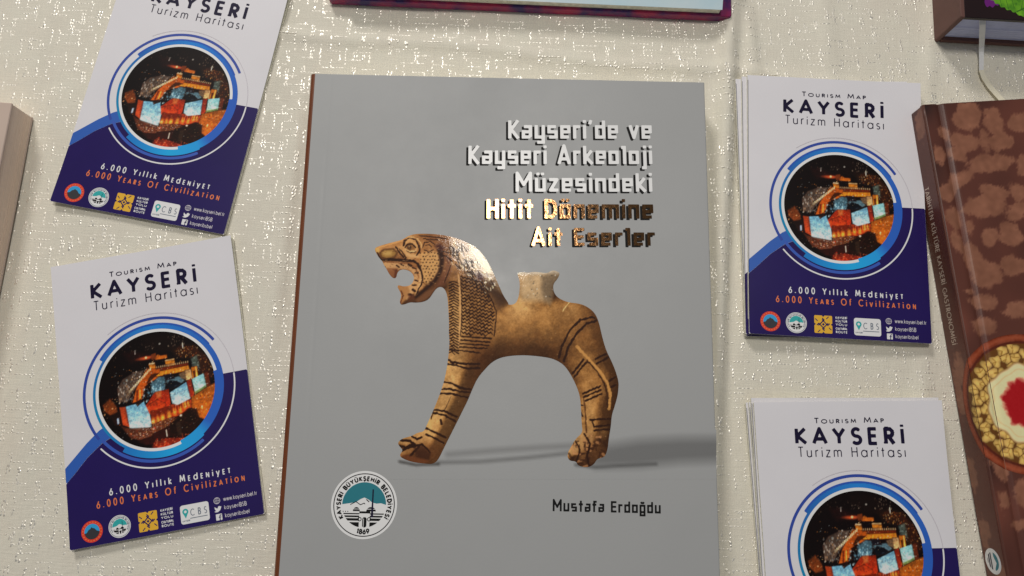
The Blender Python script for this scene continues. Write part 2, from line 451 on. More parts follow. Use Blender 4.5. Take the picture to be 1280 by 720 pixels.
def smooth_poly(P, n=3):                         # Chaikin
    P = [tuple(p) for p in P]
    for _ in range(n):
        Q = []
        for i in range(len(P)):
            a, b = P[i], P[(i + 1) % len(P)]
            Q += [(a[0] * .75 + b[0] * .25, a[1] * .75 + b[1] * .25), (a[0] * .25 + b[0] * .75, a[1] * .25 + b[1] * .75)]
        P = Q
    return P

#@@CLOTH
# ------------------------------------------------------------------ the tablecloth
def cloth_z(x, y):                               # soft folds, never above the plane the books lie on
    x = np.asarray(x, float); y = np.asarray(y, float)
    z = -0.0008 + 0.0004 * np.sin(x * 31 + 1.3 * np.sin(y * 17) + .6) + 0.0003 * np.sin(y * 43 + x * 9) + .00025 * np.sin(x * 83 + 2 * np.sin(y * 29)) * np.sin(y * 37 + 1)
    def fold(x0, sl, wd, h, y0=-9, y1=9): return h * np.exp(-((x - x0 - sl * y) / wd) ** 2) / (1 + np.exp((y0 - y) / .012)) / (1 + np.exp((y - y1) / .012))
    z += fold(.1150, .03, .0050, .0052) + fold(.1225, .04, .003, -.0018) + fold(-.1290, .0, .0036, .0022, -.035, .10) + fold(-.158, .08, .006, .0010, .09)
    z += fold(.146, -.10, .0045, .0022, .125) + fold(.156, -.14, .003, .0015, .13) + fold(.187, -.05, .006, .0014, .125) + fold(.225, .1, .004, .0012, .12)
    z += fold(-.268, -.12, .008, .0012, -.3, .03) + fold(-.292, .05, .006, .0012, .09) + fold(.232, .12, .004, .0016, -.2, -.03)
    z += .0016 * np.exp(-((y - .1415 + .035 * x + .0015 * np.sin(x * 40)) / .0035) ** 2) * (np.abs(x) < .2)
    return np.minimum(z, 0.0046)

def cloth_material():
    m = bpy.data.materials.new("woven_ivory_cloth"); m.use_nodes = True
    nt = m.node_tree; N = nt.nodes; L = nt.links; b = N["Principled BSDF"]
    b.inputs["Roughness"].default_value = .72; b.inputs["Specular IOR Level"].default_value = .3
    b.inputs["Sheen Weight"].default_value = .35; b.inputs["Sheen Roughness"].default_value = .35
    tc = N.new("ShaderNodeTexCoord")
    def wave(direction, scale, dist):
        n = N.new("ShaderNodeTexWave"); n.bands_direction = direction; n.inputs["Scale"].default_value = scale
        n.inputs["Distortion"].default_value = dist; n.inputs["Detail"].default_value = 2; n.inputs["Detail Scale"].default_value = 2.5
        L.new(tc.outputs["Object"], n.inputs["Vector"]); return n
    wx, wy = wave('X', 520, 2.0), wave('Y', 560, 2.0)
    mul = N.new("ShaderNodeMath"); mul.operation = 'ADD'; L.new(wx.outputs["Fac"], mul.inputs[0]); L.new(wy.outputs["Fac"], mul.inputs[1])
    def slub(sx, sy):                              # long uneven threads along one direction
        mp_ = N.new("ShaderNodeMapping"); mp_.inputs["Scale"].default_value = (sx, sy, 1); L.new(tc.outputs["Object"], mp_.inputs["Vector"])
        n = N.new("ShaderNodeTexNoise"); n.inputs["Scale"].default_value = 1.0; n.inputs["Detail"].default_value = 3; L.new(mp_.outputs[0], n.inputs["Vector"]); return n
    s1, s2 = slub(90, 1100), slub(1100, 70); sm = N.new("ShaderNodeMath"); sm.operation = 'ADD'; L.new(s1.outputs[0], sm.inputs[0]); L.new(s2.outputs[0], sm.inputs[1])
    sm2 = N.new("ShaderNodeMath"); sm2.operation = 'MULTIPLY_ADD'; sm2.inputs[1].default_value = 2.4; L.new(sm.outputs[0], sm2.inputs[0]); L.new(mul.outputs[0], sm2.inputs[2]); mul = sm2
    ns = N.new("ShaderNodeTexNoise"); ns.inputs["Scale"].default_value = 55; ns.inputs["Detail"].default_value = 6
    L.new(tc.outputs["Object"], ns.inputs["Vector"])
    mx = N.new("ShaderNodeMix"); mx.data_type = 'RGBA'
    mx.inputs["A"].default_value = (*ink(207, 200, 186), 1); mx.inputs["B"].default_value = (*ink(198, 191, 178), 1)
    L.new(ns.outputs[0], mx.inputs["Factor"])
    mp = N.new("ShaderNodeMapRange"); mp.inputs[1].default_value = 1.6; mp.inputs[2].default_value = 5.0; mp.inputs[3].default_value = .88; mp.inputs[4].default_value = 1.06
    L.new(mul.outputs[0], mp.inputs[0])
    ml = N.new("ShaderNodeVectorMath"); ml.operation = 'SCALE'; L.new(mx.outputs["Result"], ml.inputs[0]); L.new(mp.outputs[0], ml.inputs["Scale"])
    L.new(ml.outputs[0], b.inputs["Base Color"])
    bp = N.new("ShaderNodeBump"); bp.inputs["Strength"].default_value = .35; bp.inputs["Distance"].default_value = .0004
    L.new(mul.outputs[0], bp.inputs["Height"]); L.new(bp.outputs[0], b.inputs["Normal"])
    return m
def build_cloth():
    nx, ny = 420, 300
    xs = np.linspace(-.55, .55, nx + 1); ys = np.linspace(-.40, .42, ny + 1)
    X, Y = np.meshgrid(xs, ys); Z = cloth_z(X, Y)
    V = np.c_[X.ravel(), Y.ravel(), Z.ravel()]
    F = [(i * (nx + 1) + j, i * (nx + 1) + j + 1, (i + 1) * (nx + 1) + j + 1, (i + 1) * (nx + 1) + j) for i in range(ny) for j in range(nx)]
    cl = mesh_obj("tablecloth", V, F, cloth_material(), None, True)
    tag(cl, "ivory woven tablecloth with glittering metallic slub yarn under all the books and maps", "tablecloth", kind="structure")
    # lurex slubs: every stitch a small faceted bead of metallic yarn
    V = []; F = []
    def stitch(x, y, ln, wd, h, ang):
        c, s = math.cos(ang), math.sin(ang); o = len(V); z0 = float(cloth_z(x, y)) - .00004
        a = random.uniform(-.25, .25); tl = random.uniform(-.3, .3) * h
        pts = [(-.5, 0, 0), (-.28, -.5, 0), (.28, -.5, 0), (.5, 0, 0), (.28, .5, 0), (-.28, .5, 0),
               (-.3, a, .8), (0, a * .6, 1.0), (.3, -a, .8)]
        for u, v, k in pts:
            V.append((x + u * ln * c - v * wd * s, y + u * ln * s + v * wd * c, z0 + k * h + (u * tl if k else 0)))
        for f in ((0, 1, 6), (1, 7, 6), (1, 2, 7), (2, 8, 7), (2, 3, 8), (3, 4, 8), (4, 7, 8), (4, 5, 7), (5, 6, 7), (5, 0, 6)):
            F.append(tuple(i + o for i in f))
    def skew(y): return -.04 * y
    x = -.36
    while x < .37:
        y = -.24 + random.random() * .02
        while y < .26:
            n = random.choice((2, 3, 4, 5, 6))
            two = random.random() < .45
            for k in range(n):
                lw = random.uniform(.00075, .0014)
                for q in range(2 if two else 1):
                    xx = x + skew(y) * (1 if x < .1 else 3) + random.uniform(-.0005, .0005) + q * random.uniform(.0010, .0017)
                    if random.random() < .86:
                        stitch(xx, y + random.uniform(-.0003, .0003), random.uniform(.0013, .0027), lw * .88, random.choice((random.uniform(.0001, .0002), random.uniform(.0002, .00038))), PI / 2 + random.uniform(-.75, .35))
                y += random.uniform(.0016, .0023)
            y += random.uniform(.003, .013)
        x += random.uniform(.0040, .0070)
    y = -.24
    while y < .26:
        x = -.36 + random.random() * .03
        while x < .37:
            L = random.uniform(.006, .014); u = 0
            while u < L:
                ln = random.uniform(.0013, .0026)
                stitch(x + u, y + (.03 + .0) * (u) + random.uniform(-.0001, .0001), ln * 1.05, random.uniform(.0004, .0007), random.uniform(.00014, .00028), random.uniform(-.12, .16))
                u += ln
            x += L + random.uniform(.006, .030)
        y += random.uniform(.0028, .0058)
    th = mat("metallic_yarn", (.95, .91, .82), .50, metal=.72)
    tn = th.node_tree; nz = tn.nodes.new("ShaderNodeTexNoise"); nz.inputs["Scale"].default_value = 260; mr = tn.nodes.new("ShaderNodeMapRange"); cd = tn.nodes.new("ShaderNodeTexCoord")
    mr.inputs[1].default_value = .35; mr.inputs[2].default_value = .65; mr.inputs[3].default_value = .32; mr.inputs[4].default_value = .66
    tn.links.new(cd.outputs["Object"], nz.inputs["Vector"]); tn.links.new(nz.outputs[0], mr.inputs[0]); tn.links.new(mr.outputs[0], tn.nodes["Principled BSDF"].inputs["Roughness"])
    t = mesh_obj("metallic_yarn", V, F, th, cl, True)
    t['kind'] = 'stuff'
    return cl
build_cloth()

#@@BOOK
# ------------------------------------------------------------------ generic book pieces (mm)
def slab(x0, y0, x1, y1, z0, z1, r=0.0, seg=3):
    """box with rounded vertical corners and a small bevel on top and bottom"""
    r = max(r, .05); ring = []
    for cx, cy, a in ((x1 - r, y1 - r, 0), (x0 + r, y1 - r, 90), (x0 + r, y0 + r, 180), (x1 - r, y0 + r, 270)):
        for k in range(seg + 1):
            an = math.radians(a + 90 * k / seg); ring.append((cx, cy, math.cos(an) * r, math.sin(an) * r))
    b = min(.35, (z1 - z0) * .3); V = []; n = len(ring)
    for z, ins in ((z0, b), (z0 + b, 0), (z1 - b, 0), (z1, b)):
        for cx, cy, dx, dy in ring:
            k = max(0.0, 1 - ins / r) if r > ins else 0
            V.append(((cx + dx * k - (0 if r > ins else math.copysign(ins, dx)) * 1, cy + dy * k - (0 if r > ins else math.copysign(ins, dy)), z)))
    F = []
    for l in range(3):
        for i in range(n): F.append((l * n + i, l * n + (i + 1) % n, (l + 1) * n + (i + 1) % n, (l + 1) * n + i))
    F.append(tuple(range(n))[::-1]); F.append(tuple(range(3 * n, 4 * n)))
    return np.array(V) * MM, F
def pages(x0, y0, x1, y1, z0, z1, n, jit=.12, rng=random):
    """a block of n leaves whose edges step in and out a little"""
    V = []; F = []
    for k in range(n + 1):
        z = z0 + (z1 - z0) * k / n
        for q in range(2 if 0 < k < n else 1):
            j = [rng.uniform(0, jit) for _ in range(4)]
            V += [(x0 + j[0], y0 + j[1], z), (x1 - j[2], y0 + j[1], z), (x1 - j[2], y1 - j[3], z), (x0 + j[0], y1 - j[3], z)]
    m = len(V) // 4
    for l in range(m - 1):
        for i in range(4): F.append((l * 4 + i, l * 4 + (i + 1) % 4, (l + 1) * 4 + (i + 1) % 4, (l + 1) * 4 + i))
    F.append((3, 2, 1, 0)); F.append(tuple(range(4 * m - 4, 4 * m)))
    return np.array(V) * MM, F

def emblem(parent, cx, cy, R, z, fine=True, bend=None, small=False):
    """round municipal emblem: lettered ring, teal sky, white mountain, skyline and stripes"""
    k = R; cell = R / (110 if fine else 26)
    U = lambda X, Y: ((X - cx) / k, (Y - cy) / k)
    def fl(name, Fn, m, dz, par, c=cell):
        return flat(name, [field(lambda X, Y: Fn(*U(X, Y)) * k, cx - R * 1.04, cy - R * 1.04, cx + R * 1.04, cy + R * 1.04, c, 10)], M[m], z + dz, par, bend)
    disc = fl("emblem_disc", lambda x, y: np.hypot(x, y) - 1.0, 'white_ink', 0, parent)
    fl("ring_line", lambda x, y: np.abs(np.hypot(x, y) - .915) - (.014 if fine else .022), 'ink_black' if fine else 'grey_ink', .02, disc)
    mt = [(-.7, .01), (-.64, .01), (-.45, .04), (-.25, .075), (-.11, .17), (0, .215), (.13, .155), (.235, .075), (.37, .04), (.51, .055), (.66, .01), (.75, .01), (.75, .9), (-.75, .9)]
    fl("sky_panel", lambda x, y: np.maximum(np.hypot(x, y) - .665, poly_sd(x, y, mt)), 'teal' if fine else 'teal_light', .02, disc)
    def city(x, y):
        d = np.maximum(ellip(x, y, -.225, -.21, .11, .14), -(y + .21)); d = np.minimum(d, np.maximum(ellip(x, y, .22, -.21, .15, .15), -(y + .21)))
        d = np.maximum(d, -(np.abs(((y + 1.0) % .07) - .035) - .009) if fine else -9)
        d = np.minimum(d, rbox(x, y, -.13, -.25, .2, -.19, .005))
        for t, (a, b) in enumerate(((-.28, -.245), (-.365, -.315), (-.465, -.395), (-.67, -.51))):
            st = np.maximum(np.maximum(y - b, a - y), np.hypot(x, y) - .665)
            d = np.minimum(d, np.maximum(st, -(np.abs(x - .03) - .16)))
        for q in (-.62, -.55, -.48): d = np.minimum(d, np.hypot(x - q, y + .2) - .016)
        d = np.minimum(d, np.maximum(rbox(x, y, -.03, -.66, .10, -.36, .06), np.hypot(x, y) - .665))
        d = np.maximum(d, -rbox(x, y, .0, -.7, .015, -.4, .003)) if fine else d
        for q in (-.115, .175):
            d = np.minimum(d, np.abs(np.hypot(x - q, y + .42) - .05) - .012)
        if fine:
            d = np.minimum(d, polyline(x, y, [(-.42, .0), (-.25, .09), (-.11, 0), (0, .05), (.03, .02)], .012))
            d = np.minimum(d, polyline(x, y, [(.06, .16), (.15, .085)], .014))
        return d
    fl("skyline", city, 'ink_black', .03, disc)
    fl("minaret", lambda x, y: np.maximum(np.abs(x - .255) - .022 - .03 * np.clip((.1 - y), 0, .4), np.maximum(y - .46, -.36 - y)), 'ink_navy', .05, disc)
    if fine:
        flat("ring_lettering", ring_line(GEO, "KAYSER\u0130 B\u00dcY\u00dcK\u015eEH\u0130R BELED\u0130YES\u0130", cx, cy, R * .715, 212, -30, R * .115, R * .019, gap=.22), M['ink_black'], z + .02, disc)
        flat("year_lettering", ring_line(GEO, "1869", cx, cy, R * .845, 257, 284, R * .125, R * .02, gap=.22, inner=True), M['ink_black'], z + .02, disc)
    elif not small:
        flat("ring_lettering", ring_line(GEO, "KAYSER\u0130 B\u00dcY\u00dcK\u015eEH\u0130R BELED\u0130YES\u0130", cx, cy, R * .72, 212, -30, R * .11, R * .02, gap=.22, cell=R * .02), M['grey_ink'], z + .02, disc, bend)
    return disc

# ------------------------------------------------------------------ the grey exhibition book
HT = np.array([4.53975701e-01, 3.36600324e-02, -1.79009971e+02, 1.09660562e-02, -4.90339448e-01, 4.08855340e+01, -1.29173217e-05, 2.17562418e-04])
def trace(A):                                     # drawing sheet of the cover print -> mm on the cover
    x, y = A[:, 0], A[:, 1]; q = HT[6] * x + HT[7] * y + 1
    return np.c_[(HT[0] * x + HT[1] * y + HT[2]) / q, (HT[3] * x + HT[4] * y + HT[5]) / q]
z3 = lambda *p: [(460 + x / 5.144, 280 + y / 5.144) for x, y in p]
z4 = lambda *p: [(540 + x / 4, 320 + y / 4) for x, y in p]
z5 = lambda *p: [(480 + x / 4, 420 + y / 4) for x, y in p]
z6 = lambda *p: [(660 + x / 2.77, 360 + y / 2.77) for x, y in p]
LION = (z3((48, 150), (110, 130), (180, 112), (225, 100), (260, 75), (310, 62), (400, 62), (480, 70), (560, 88), (620, 110), (690, 145), (740, 195), (775, 250), (810, 320), (840, 390), (870, 460), (905, 510))
        + z4((380, 243), (405, 244), (425, 230), (437, 190), (440, 130), (428, 95), (430, 82), (455, 80), (480, 84), (505, 79), (530, 80), (555, 84), (580, 85), (595, 74), (612, 72), (628, 78), (640, 85), (630, 112), (605, 140), (608, 180), (630, 210), (680, 232), (740, 238), (780, 255), (815, 285), (835, 330), (850, 400), (870, 470), (900, 530), (920, 580), (934, 630))
        + z6((313, 352), (310, 375), (300, 410), (290, 440), (287, 480), (280, 520), (276, 560), (265, 586), (240, 590), (228, 612), (205, 622), (172, 615), (168, 600), (142, 598), (135, 576), (150, 548), (165, 522), (190, 500), (186, 470), (184, 420), (180, 370), (160, 320), (130, 270), (100, 250), (70, 240), (0, 232))
        + z4((400, 497), (340, 508), (300, 530), (270, 560))
        + z5((520, 150), (470, 205), (440, 270), (420, 320), (390, 380), (360, 440), (330, 500), (300, 560), (270, 622), (245, 640), (205, 638), (140, 630), (88, 610), (78, 594), (96, 570), (78, 552), (68, 534), (90, 512), (140, 500), (168, 483), (200, 478), (212, 450), (230, 410), (252, 360), (280, 290), (300, 230), (315, 160), (325, 80), (328, 20))
        + z3((520, 700), (522, 640), (518, 560), (514, 490), (505, 440), (488, 412), (465, 402), (442, 412), (420, 440), (395, 480), (360, 500), (310, 506), (270, 502), (235, 517), (210, 519), (204, 495), (216, 462), (205, 430), (188, 404), (196, 391), (225, 402), (265, 398), (288, 378), (298, 348), (288, 318), (262, 298), (230, 291), (202, 296), (188, 315), (182, 345), (165, 350), (142, 330), (120, 290), (102, 262), (94, 240), (74, 220), (58, 195), (44, 168)))
LION_S = smooth_poly(LION, 2)

def paint_lion():
    P = Paint(464, 286, 778, 592, .5, (150, 104, 56)); X, Y = P.X, P.Y
    d = -poly_sd(X, Y, LION_S)
    rng = np.random.default_rng(3)
    def relief(R):
        q = np.clip(d / R, 0, 1); return R * np.sqrt(np.clip(1 - (1 - q) ** 2, 0, 1))
    h = blur(relief(30), 5) * .8 + blur(relief(12), 3) * .35
    gy, gx = np.gradient(h, P.st)
    nz = 1 / np.sqrt(1 + gx ** 2 + gy ** 2); nx_, ny_ = -gx * nz, -gy * nz
    l = np.array([-.55, -.55, .63]); l /= np.linalg.norm(l)
    lam = np.clip(nx_ * l[0] + ny_ * l[1] + nz * l[2], 0, 1)
    gr = fractal(X.shape, ((1, .5), (4, .6), (14, .8)), rng)
    grain = blur(rng.standard_normal(X.shape), 1)
    streak = blur(np.repeat(rng.standard_normal((X.shape[0] // 12 + 1, X.shape[1])), 12, 0)[:X.shape[0]], 1)
    lam = np.clip((lam - .55) * 1.18 + .50 + .05 * gr + .035 * streak * (Y > 440), 0, 1)[..., None]
    dark = np.array((48, 25, 8.)); mid = np.array((144, 98, 48.)); hi = np.array((202, 156, 96.))
    c = np.where(lam < .6, dark + (mid - dark) * np.clip((lam - .1) / .5, 0, 1), mid + (hi - mid) * np.clip((lam - .6) / .4, 0, 1))
    P.a[:] = c
    # broad tone of the carving
    def wash(x, y, rx, ry, col, al): P.put((np.hypot((X - x) / rx, (Y - y) / ry) - 1) * 10, col, al, 14)
    wash(660, 438, 74, 15, (70, 40, 16), .6); wash(598, 460, 14, 50, (92, 52, 22), .5); wash(700, 470, 16, 40, (96, 58, 26), .45); wash(640, 405, 40, 26, (176, 122, 66), .35); wash(730, 405, 26, 26, (138, 88, 42), .4)
    wash(505, 330, 45, 40, (176, 112, 62), .55); wash(575, 320, 30, 30, (112, 70, 36), .35)
    wash(745, 470, 20, 60, (168, 112, 56), .35); wash(556, 490, 26, 60, (198, 146, 84), .35); wash(525, 540, 26, 40, (196, 142, 80), .3)
    wash(737, 565, 20, 20, (108, 68, 38), .55); wash(525, 565, 26, 14, (112, 62, 30), .5)
    for _ in range(60):
        x, y = rng.uniform(610, 770), rng.uniform(380, 560); P.dot(x, y, rng.uniform(2, 7), (104, 62, 26) if rng.random() < .6 else (190, 140, 78), .22, 6)
    # stump on the back
    st = z4((425, 76), (642, 70), (640, 100), (606, 140), (600, 190), (590, 230), (450, 220), (436, 180), (440, 130))
    P.poly(st, (190, 160, 120), .8, 8); P.poly(z4((420, 70), (645, 66), (640, 92), (425, 92)), (206, 192, 172), .75, 3)
    P.poly(z4((545, 100), (610, 82), (636, 92), (604, 140), (606, 185), (590, 245), (560, 220), (548, 160)), (96, 78, 58), .7, 6)
    for _ in range(24):
        x, y = rng.uniform(648, 698), rng.uniform(341, 372); P.dot(x, y, rng.uniform(.4, 1.1), [(232, 224, 208), (64, 56, 46)][int(rng.random() < .5)], .6, .8)
    P.a *= 1 + .13 * np.clip(gr, -2, 2)[..., None] * .35; P.a += grain[..., None] * 9
    K = (40, 18, 8)
    def ln(pts, w=.75, col=K, al=.92):
        q = [pts[0]]
        for a, b in zip(pts[:-1], pts[1:]):
            n = max(1, int(math.hypot(b[0] - a[0], b[1] - a[1]) / 2.2))
            for k in range(1, n + 1):
                q.append((a[0] + (b[0] - a[0]) * k / n + rng.normal() * .22, a[1] + (b[1] - a[1]) * k / n + rng.normal() * .28))
        for a, b in zip(q[:-1], q[1:]): P.stroke([a, b], w * rng.uniform(.6, 1.25), col, al)
    # upper neck: rough engraved hair over a crest painted pale with lamp glare
    nk = lambda *p: [(540 + x / 7.2, 290 + y / 7.2) for x, y in p]
    P.poly(nk((170, 40), (260, 60), (400, 130), (520, 280), (590, 420), (640, 560), (560, 520), (480, 440), (380, 380), (270, 330), (190, 200)), (176, 138, 84), .7, 5)
    P.poly(nk((330, 90), (420, 140), (510, 260), (560, 380), (500, 380), (420, 300), (350, 190)), (226, 208, 168), .8, 6)
    P.poly(nk((470, 430), (560, 440), (610, 520), (670, 640), (600, 690), (540, 600)), (66, 42, 26), .7, 6)
    for _ in range(190):
        t = rng.random(); cx_ = 200 + 370 * t; cy_ = 60 + 400 * t ** 1.35; q = rng.uniform(0, 230) * (1 - .4 * t); x = cx_ - q * .55; y = cy_ + q * .8
        a = 1.15 + rng.normal() * .25; L = rng.uniform(18, 50)
        if rng.random() < .78 and not (q < 70 and t > .35 and rng.random() < .65): P.stroke(nk((x, y), (x + L * math.cos(a), y + L * math.sin(a))), rng.uniform(.35, .85), (40, 22, 12), .85)
        else: P.stroke(nk((x, y), (x + L * .6 * math.cos(a), y + L * .6 * math.sin(a))), rng.uniform(.4, .8), (234, 214, 170), .7)
    P.poly(nk((400, 370), (450, 375), (470, 420), (430, 440), (405, 410)), (60, 30, 36), .8, 3)
    # herring-bone panel of the breast
    right = z4((255, 140), (300, 220), (322, 280), (312, 400))
    def xr(y): return float(np.interp(y, [p[1] for p in right], [p[0] for p in right]))
    yy = 346.0
    while yy < 421:
        x = 576.5 + .5 * rng.random(); pts = []; k = 0
        while True:
            ym = yy + .26 * (x - 576) + (1.1 if k % 2 else -1.1)
            if x > xr(ym) - 1.5 or ym > 420: break
            pts.append((x, ym)); x += 2.3; k += 1
        if len(pts) > 1: ln(pts, .92)
        yy += 4.3
    ln(z4((132, 95), (140, 180), (142, 300), (132, 460)), .9, (206, 156, 98), .8); ln(z4((142, 100), (149, 200), (148, 330), (142, 400)), .5)
    ln(right, .8)
    for k in range(26):
        y = 352 + k * 3.5; ln([(561.5, y + 1.5), (567, y - 1), (573, y + 2.5)], .8); 
        ln([(562 + (k % 2) * 3, y), (566 + (k % 2) * 3, y + 4)], .5)
    for off in ((150, 402, 292, 412), (145, 420, 288, 430), (140, 438, 282, 447), (138, 455, 275, 462)):
        ln(z4(off[:2], off[2:]), 1.1)
    # leg bands
    for b in (((95, 468), (170, 476), (242, 485)),): ln(z4(*b), 1.0)
    for b in (((320, 118), (345, 132), (400, 138), (478, 140)), ((312, 138), (370, 150), (420, 162), (478, 160)),
              ((296, 230), (335, 236), (380, 258), (432, 268)), ((285, 266), (330, 264), (390, 278), (432, 282)), ((278, 288), (340, 288), (420, 308)),
              ((252, 370), (300, 375), (364, 405)), ((248, 385), (300, 395), (356, 425)), ((208, 460), (245, 478), (310, 508)), ((212, 492), (250, 508), (298, 535))):
        ln(z5(*b), 1.35)
    P.stroke(z5((284, 420), (288, 440)), 1.5, K, .95); ln(z5((300, 380), (335, 305)), .4, K, .7); ln(z5((236, 415), (246, 372)), .8)
    # hind leg
    for b in (((635, 508), (650, 450), (690, 370), (742, 320)), ((660, 525), (682, 455), (722, 388), (772, 338), (820, 322)), ((742, 320), (800, 306), (815, 310))): ln(z4(*b), 1.4)
    for b in (((155, 295), (192, 248)), ((160, 308), (202, 256)), ((190, 366), (250, 340)), ((193, 378), (252, 352)), ((200, 390), (255, 366)),
              ((234, 246), (270, 228)), ((238, 262), (276, 240)), ((282, 322), (302, 308)), ((284, 346), (304, 334)), ((216, 456), (284, 452)), ((222, 462), (230, 480), (284, 474)), ((230, 494), (282, 488)),
              ((183, 405), (190, 408)), ((183, 430), (190, 445))): ln(z6(*b), 1.25)
    ln(z6((170, 203), (212, 248), (250, 290), (276, 330), (285, 370), (280, 420)), 1.7, (190, 136, 72), .75)
    ln(z6((205, 250), (240, 290), (264, 330), (274, 370), (276, 412)), 1.0, (52, 26, 10), .85)
    ln(z6((192, 380), (200, 440), (202, 500)), 1.0, (70, 38, 16), .7)
    ln(z4((655, 275), (672, 250), (690, 228)), .6, (232, 196, 130), .8)
    # paws
    for _ in range(60):
        x, y = rng.uniform(710, 760), rng.uniform(545, 584); P.stroke([(x, y), (x + rng.normal() * 4, y + rng.normal() * 4)], rng.uniform(.6, 1.6), (48, 24, 12) if rng.random() < .7 else (190, 132, 84), .6)
    ln(z6((195, 505), (215, 540), (205, 580), (212, 618)), 1.2); ln(z6((165, 530), (180, 560), (168, 600)), 1.0)
    for b in (((80, 548), (120, 560), (190, 540), (230, 580)), ((90, 575), (130, 545), (180, 548)), ((130, 600), (170, 560), (180, 545)), ((140, 502), (165, 515), (190, 505)), ((85, 520), (130, 525), (160, 545))): ln(z5(*b), 1.5)
    P.poly(z5((150, 560), (190, 545), (235, 590), (225, 620), (160, 610)), (52, 26, 14), .75, 3); P.poly(z5((80, 590), (140, 600), (230, 625), (200, 640), (120, 628)), (116, 60, 32), .5, 3)
    # head
    h = lambda *p: [(464 + x / 7.2, 286 + y / 7.2) for x, y in p]
    LT, TAN = (218, 170, 112), (192, 140, 82)
    def rg(pts, col, al, soft): P.poly(h(*pts), col, al, soft)
    rg([(30, 170), (300, 90), (420, 50), (640, 60), (640, 200), (440, 200), (300, 130), (60, 200)], (150, 92, 44), .5, 6)
    rg([(500, 40), (700, 60), (700, 260), (640, 260), (600, 150), (500, 120)], (112, 64, 30), .55, 6)
    ln(h((45, 178), (130, 146), (230, 118), (290, 100)), 1.1, (206, 150, 88), .7)
    rg([(36, 175), (70, 170), (75, 210), (50, 225)], (206, 164, 88), .8, 2)
    rg([(72, 215), (110, 180), (205, 172), (245, 215), (215, 268), (140, 282), (92, 270)], (74, 42, 18), .85, 2)
    rg([(88, 222), (115, 194), (195, 186), (226, 216), (205, 250), (140, 262), (100, 250)], (160, 118, 56), .85, 2.2); rg([(110, 215), (150, 200), (190, 205), (180, 235), (130, 240)], (196, 158, 90), .7, 3)
    ln(h((56, 215), (75, 255), (100, 285)), .9)
    rg([(235, 160), (300, 150), (330, 240), (430, 300), (410, 310), (310, 262), (262, 220)], TAN, .6, 3); rg([(300, 200), (360, 225), (420, 225), (440, 262), (360, 262), (318, 244)], LT, .75, 3)
    ln(h((222, 165), (252, 205), (292, 258)), 1.0); ln(h((252, 180), (285, 215), (316, 262), (300, 272)), .8)
    rg([(295, 105), (345, 82), (395, 102), (425, 160), (405, 205), (350, 222), (305, 195), (290, 150)], (206, 154, 94), .85, 2)
    ln(h((292, 150), (300, 110), (345, 78), (398, 98), (432, 150), (436, 200), (410, 236)), 1.1); ln(h((330, 76), (400, 80), (446, 124), (452, 170)), .8, (214, 166, 104), .8)
    rg([(310, 140), (350, 120), (392, 150), (395, 185), (350, 200), (315, 180)], (120, 74, 34), .8, 2); ln(h((306, 168), (330, 136), (372, 134), (398, 168)), .8)
    P.dot(*h((344, 168))[0], 2.5, (48, 24, 10), .95, 1.4); P.dot(*h((342, 158))[0], .9, (206, 164, 110), .8, 1); ln(h((308, 186), (350, 206), (398, 194)), .7, (226, 180, 122), .8); ln(h((318, 198), (352, 214), (402, 208)), .5)
    rg([(440, 222), (520, 205), (598, 212), (618, 300), (600, 390), (560, 450), (505, 500), (470, 470), (455, 380), (440, 310)], (206, 156, 94), .8, 3)
    rg([(465, 140), (500, 118), (550, 125), (572, 160), (545, 200), (495, 205), (468, 180)], (150, 98, 50), .7, 3); ln(h((462, 170), (480, 128), (530, 112), (570, 140)), .7); ln(h((478, 190), (520, 208), (560, 190)), .6); ln(h((490, 150), (525, 140), (545, 165)), .5)
    rg([(575, 150), (620, 135), (660, 170), (640, 200), (600, 200)], (54, 22, 22), .85, 4)
    for q in range(10):
        for r in range(6):
            x, y = 452 + r * 30 + (q % 2) * 14, 218 + q * 29
            if x < 612 - max(0, y - 330) * .5 and y < 500: P.dot(*h((x + rng.normal() * 3, y + rng.normal() * 3))[0], rng.uniform(.75, 1.05), K, .9)
    rg([(598, 195), (650, 210), (660, 300), (640, 390), (590, 470), (520, 535), (455, 590), (400, 632), (380, 620), (450, 555), (500, 515), (560, 462), (604, 380), (616, 290)], (36, 15, 8), .9, 2.5)
    rg([(655, 230), (720, 260), (720, 380), (660, 510), (600, 520), (560, 545), (620, 450), (660, 350)], (112, 66, 44), .7, 5)
    rg([(400, 640), (500, 560), (580, 530), (540, 600), (480, 645), (420, 662)], (112, 70, 42), .8, 3)
    rg([(104, 296), (180, 296), (260, 300), (340, 320), (400, 372), (424, 440), (410, 510), (370, 590), (320, 640), (280, 620), (330, 540), (384, 470), (388, 412), (340, 372), (262, 362), (235, 375), (150, 380), (112, 345)], (198, 150, 98), .85, 2.5)
    rg([(430, 320), (462, 420), (455, 500), (410, 590), (390, 600), (424, 510), (436, 430), (410, 360)], (222, 170, 112), .75, 2.5)
    ln(h((92, 286), (150, 276), (225, 280), (310, 284), (380, 290), (420, 318), (446, 372)), 1.7); ln(h((446, 372), (464, 440), (452, 500), (404, 590)), 1.0); ln(h((110, 300), (200, 302), (270, 312), (350, 318), (404, 366), (430, 440)), .6, (120, 66, 34), .8)
    for a, b in (((268, 318), (290, 332)), ((338, 322), (360, 330)), ((372, 350), (398, 356)), ((398, 398), (420, 396)), ((396, 462), (418, 470)), ((372, 506), (406, 508)), ((376, 548), (396, 562)), ((340, 590), (372, 600)), ((120, 345), (112, 350)), ((230, 330), (250, 345))): ln(h(a, b), 1.35)
    rg([(136, 352), (240, 352), (226, 440), (200, 446), (170, 425), (142, 385)], (132, 80, 46), .85, 2); rg([(215, 365), (240, 358), (226, 440), (205, 444)], (70, 28, 16), .7, 2)
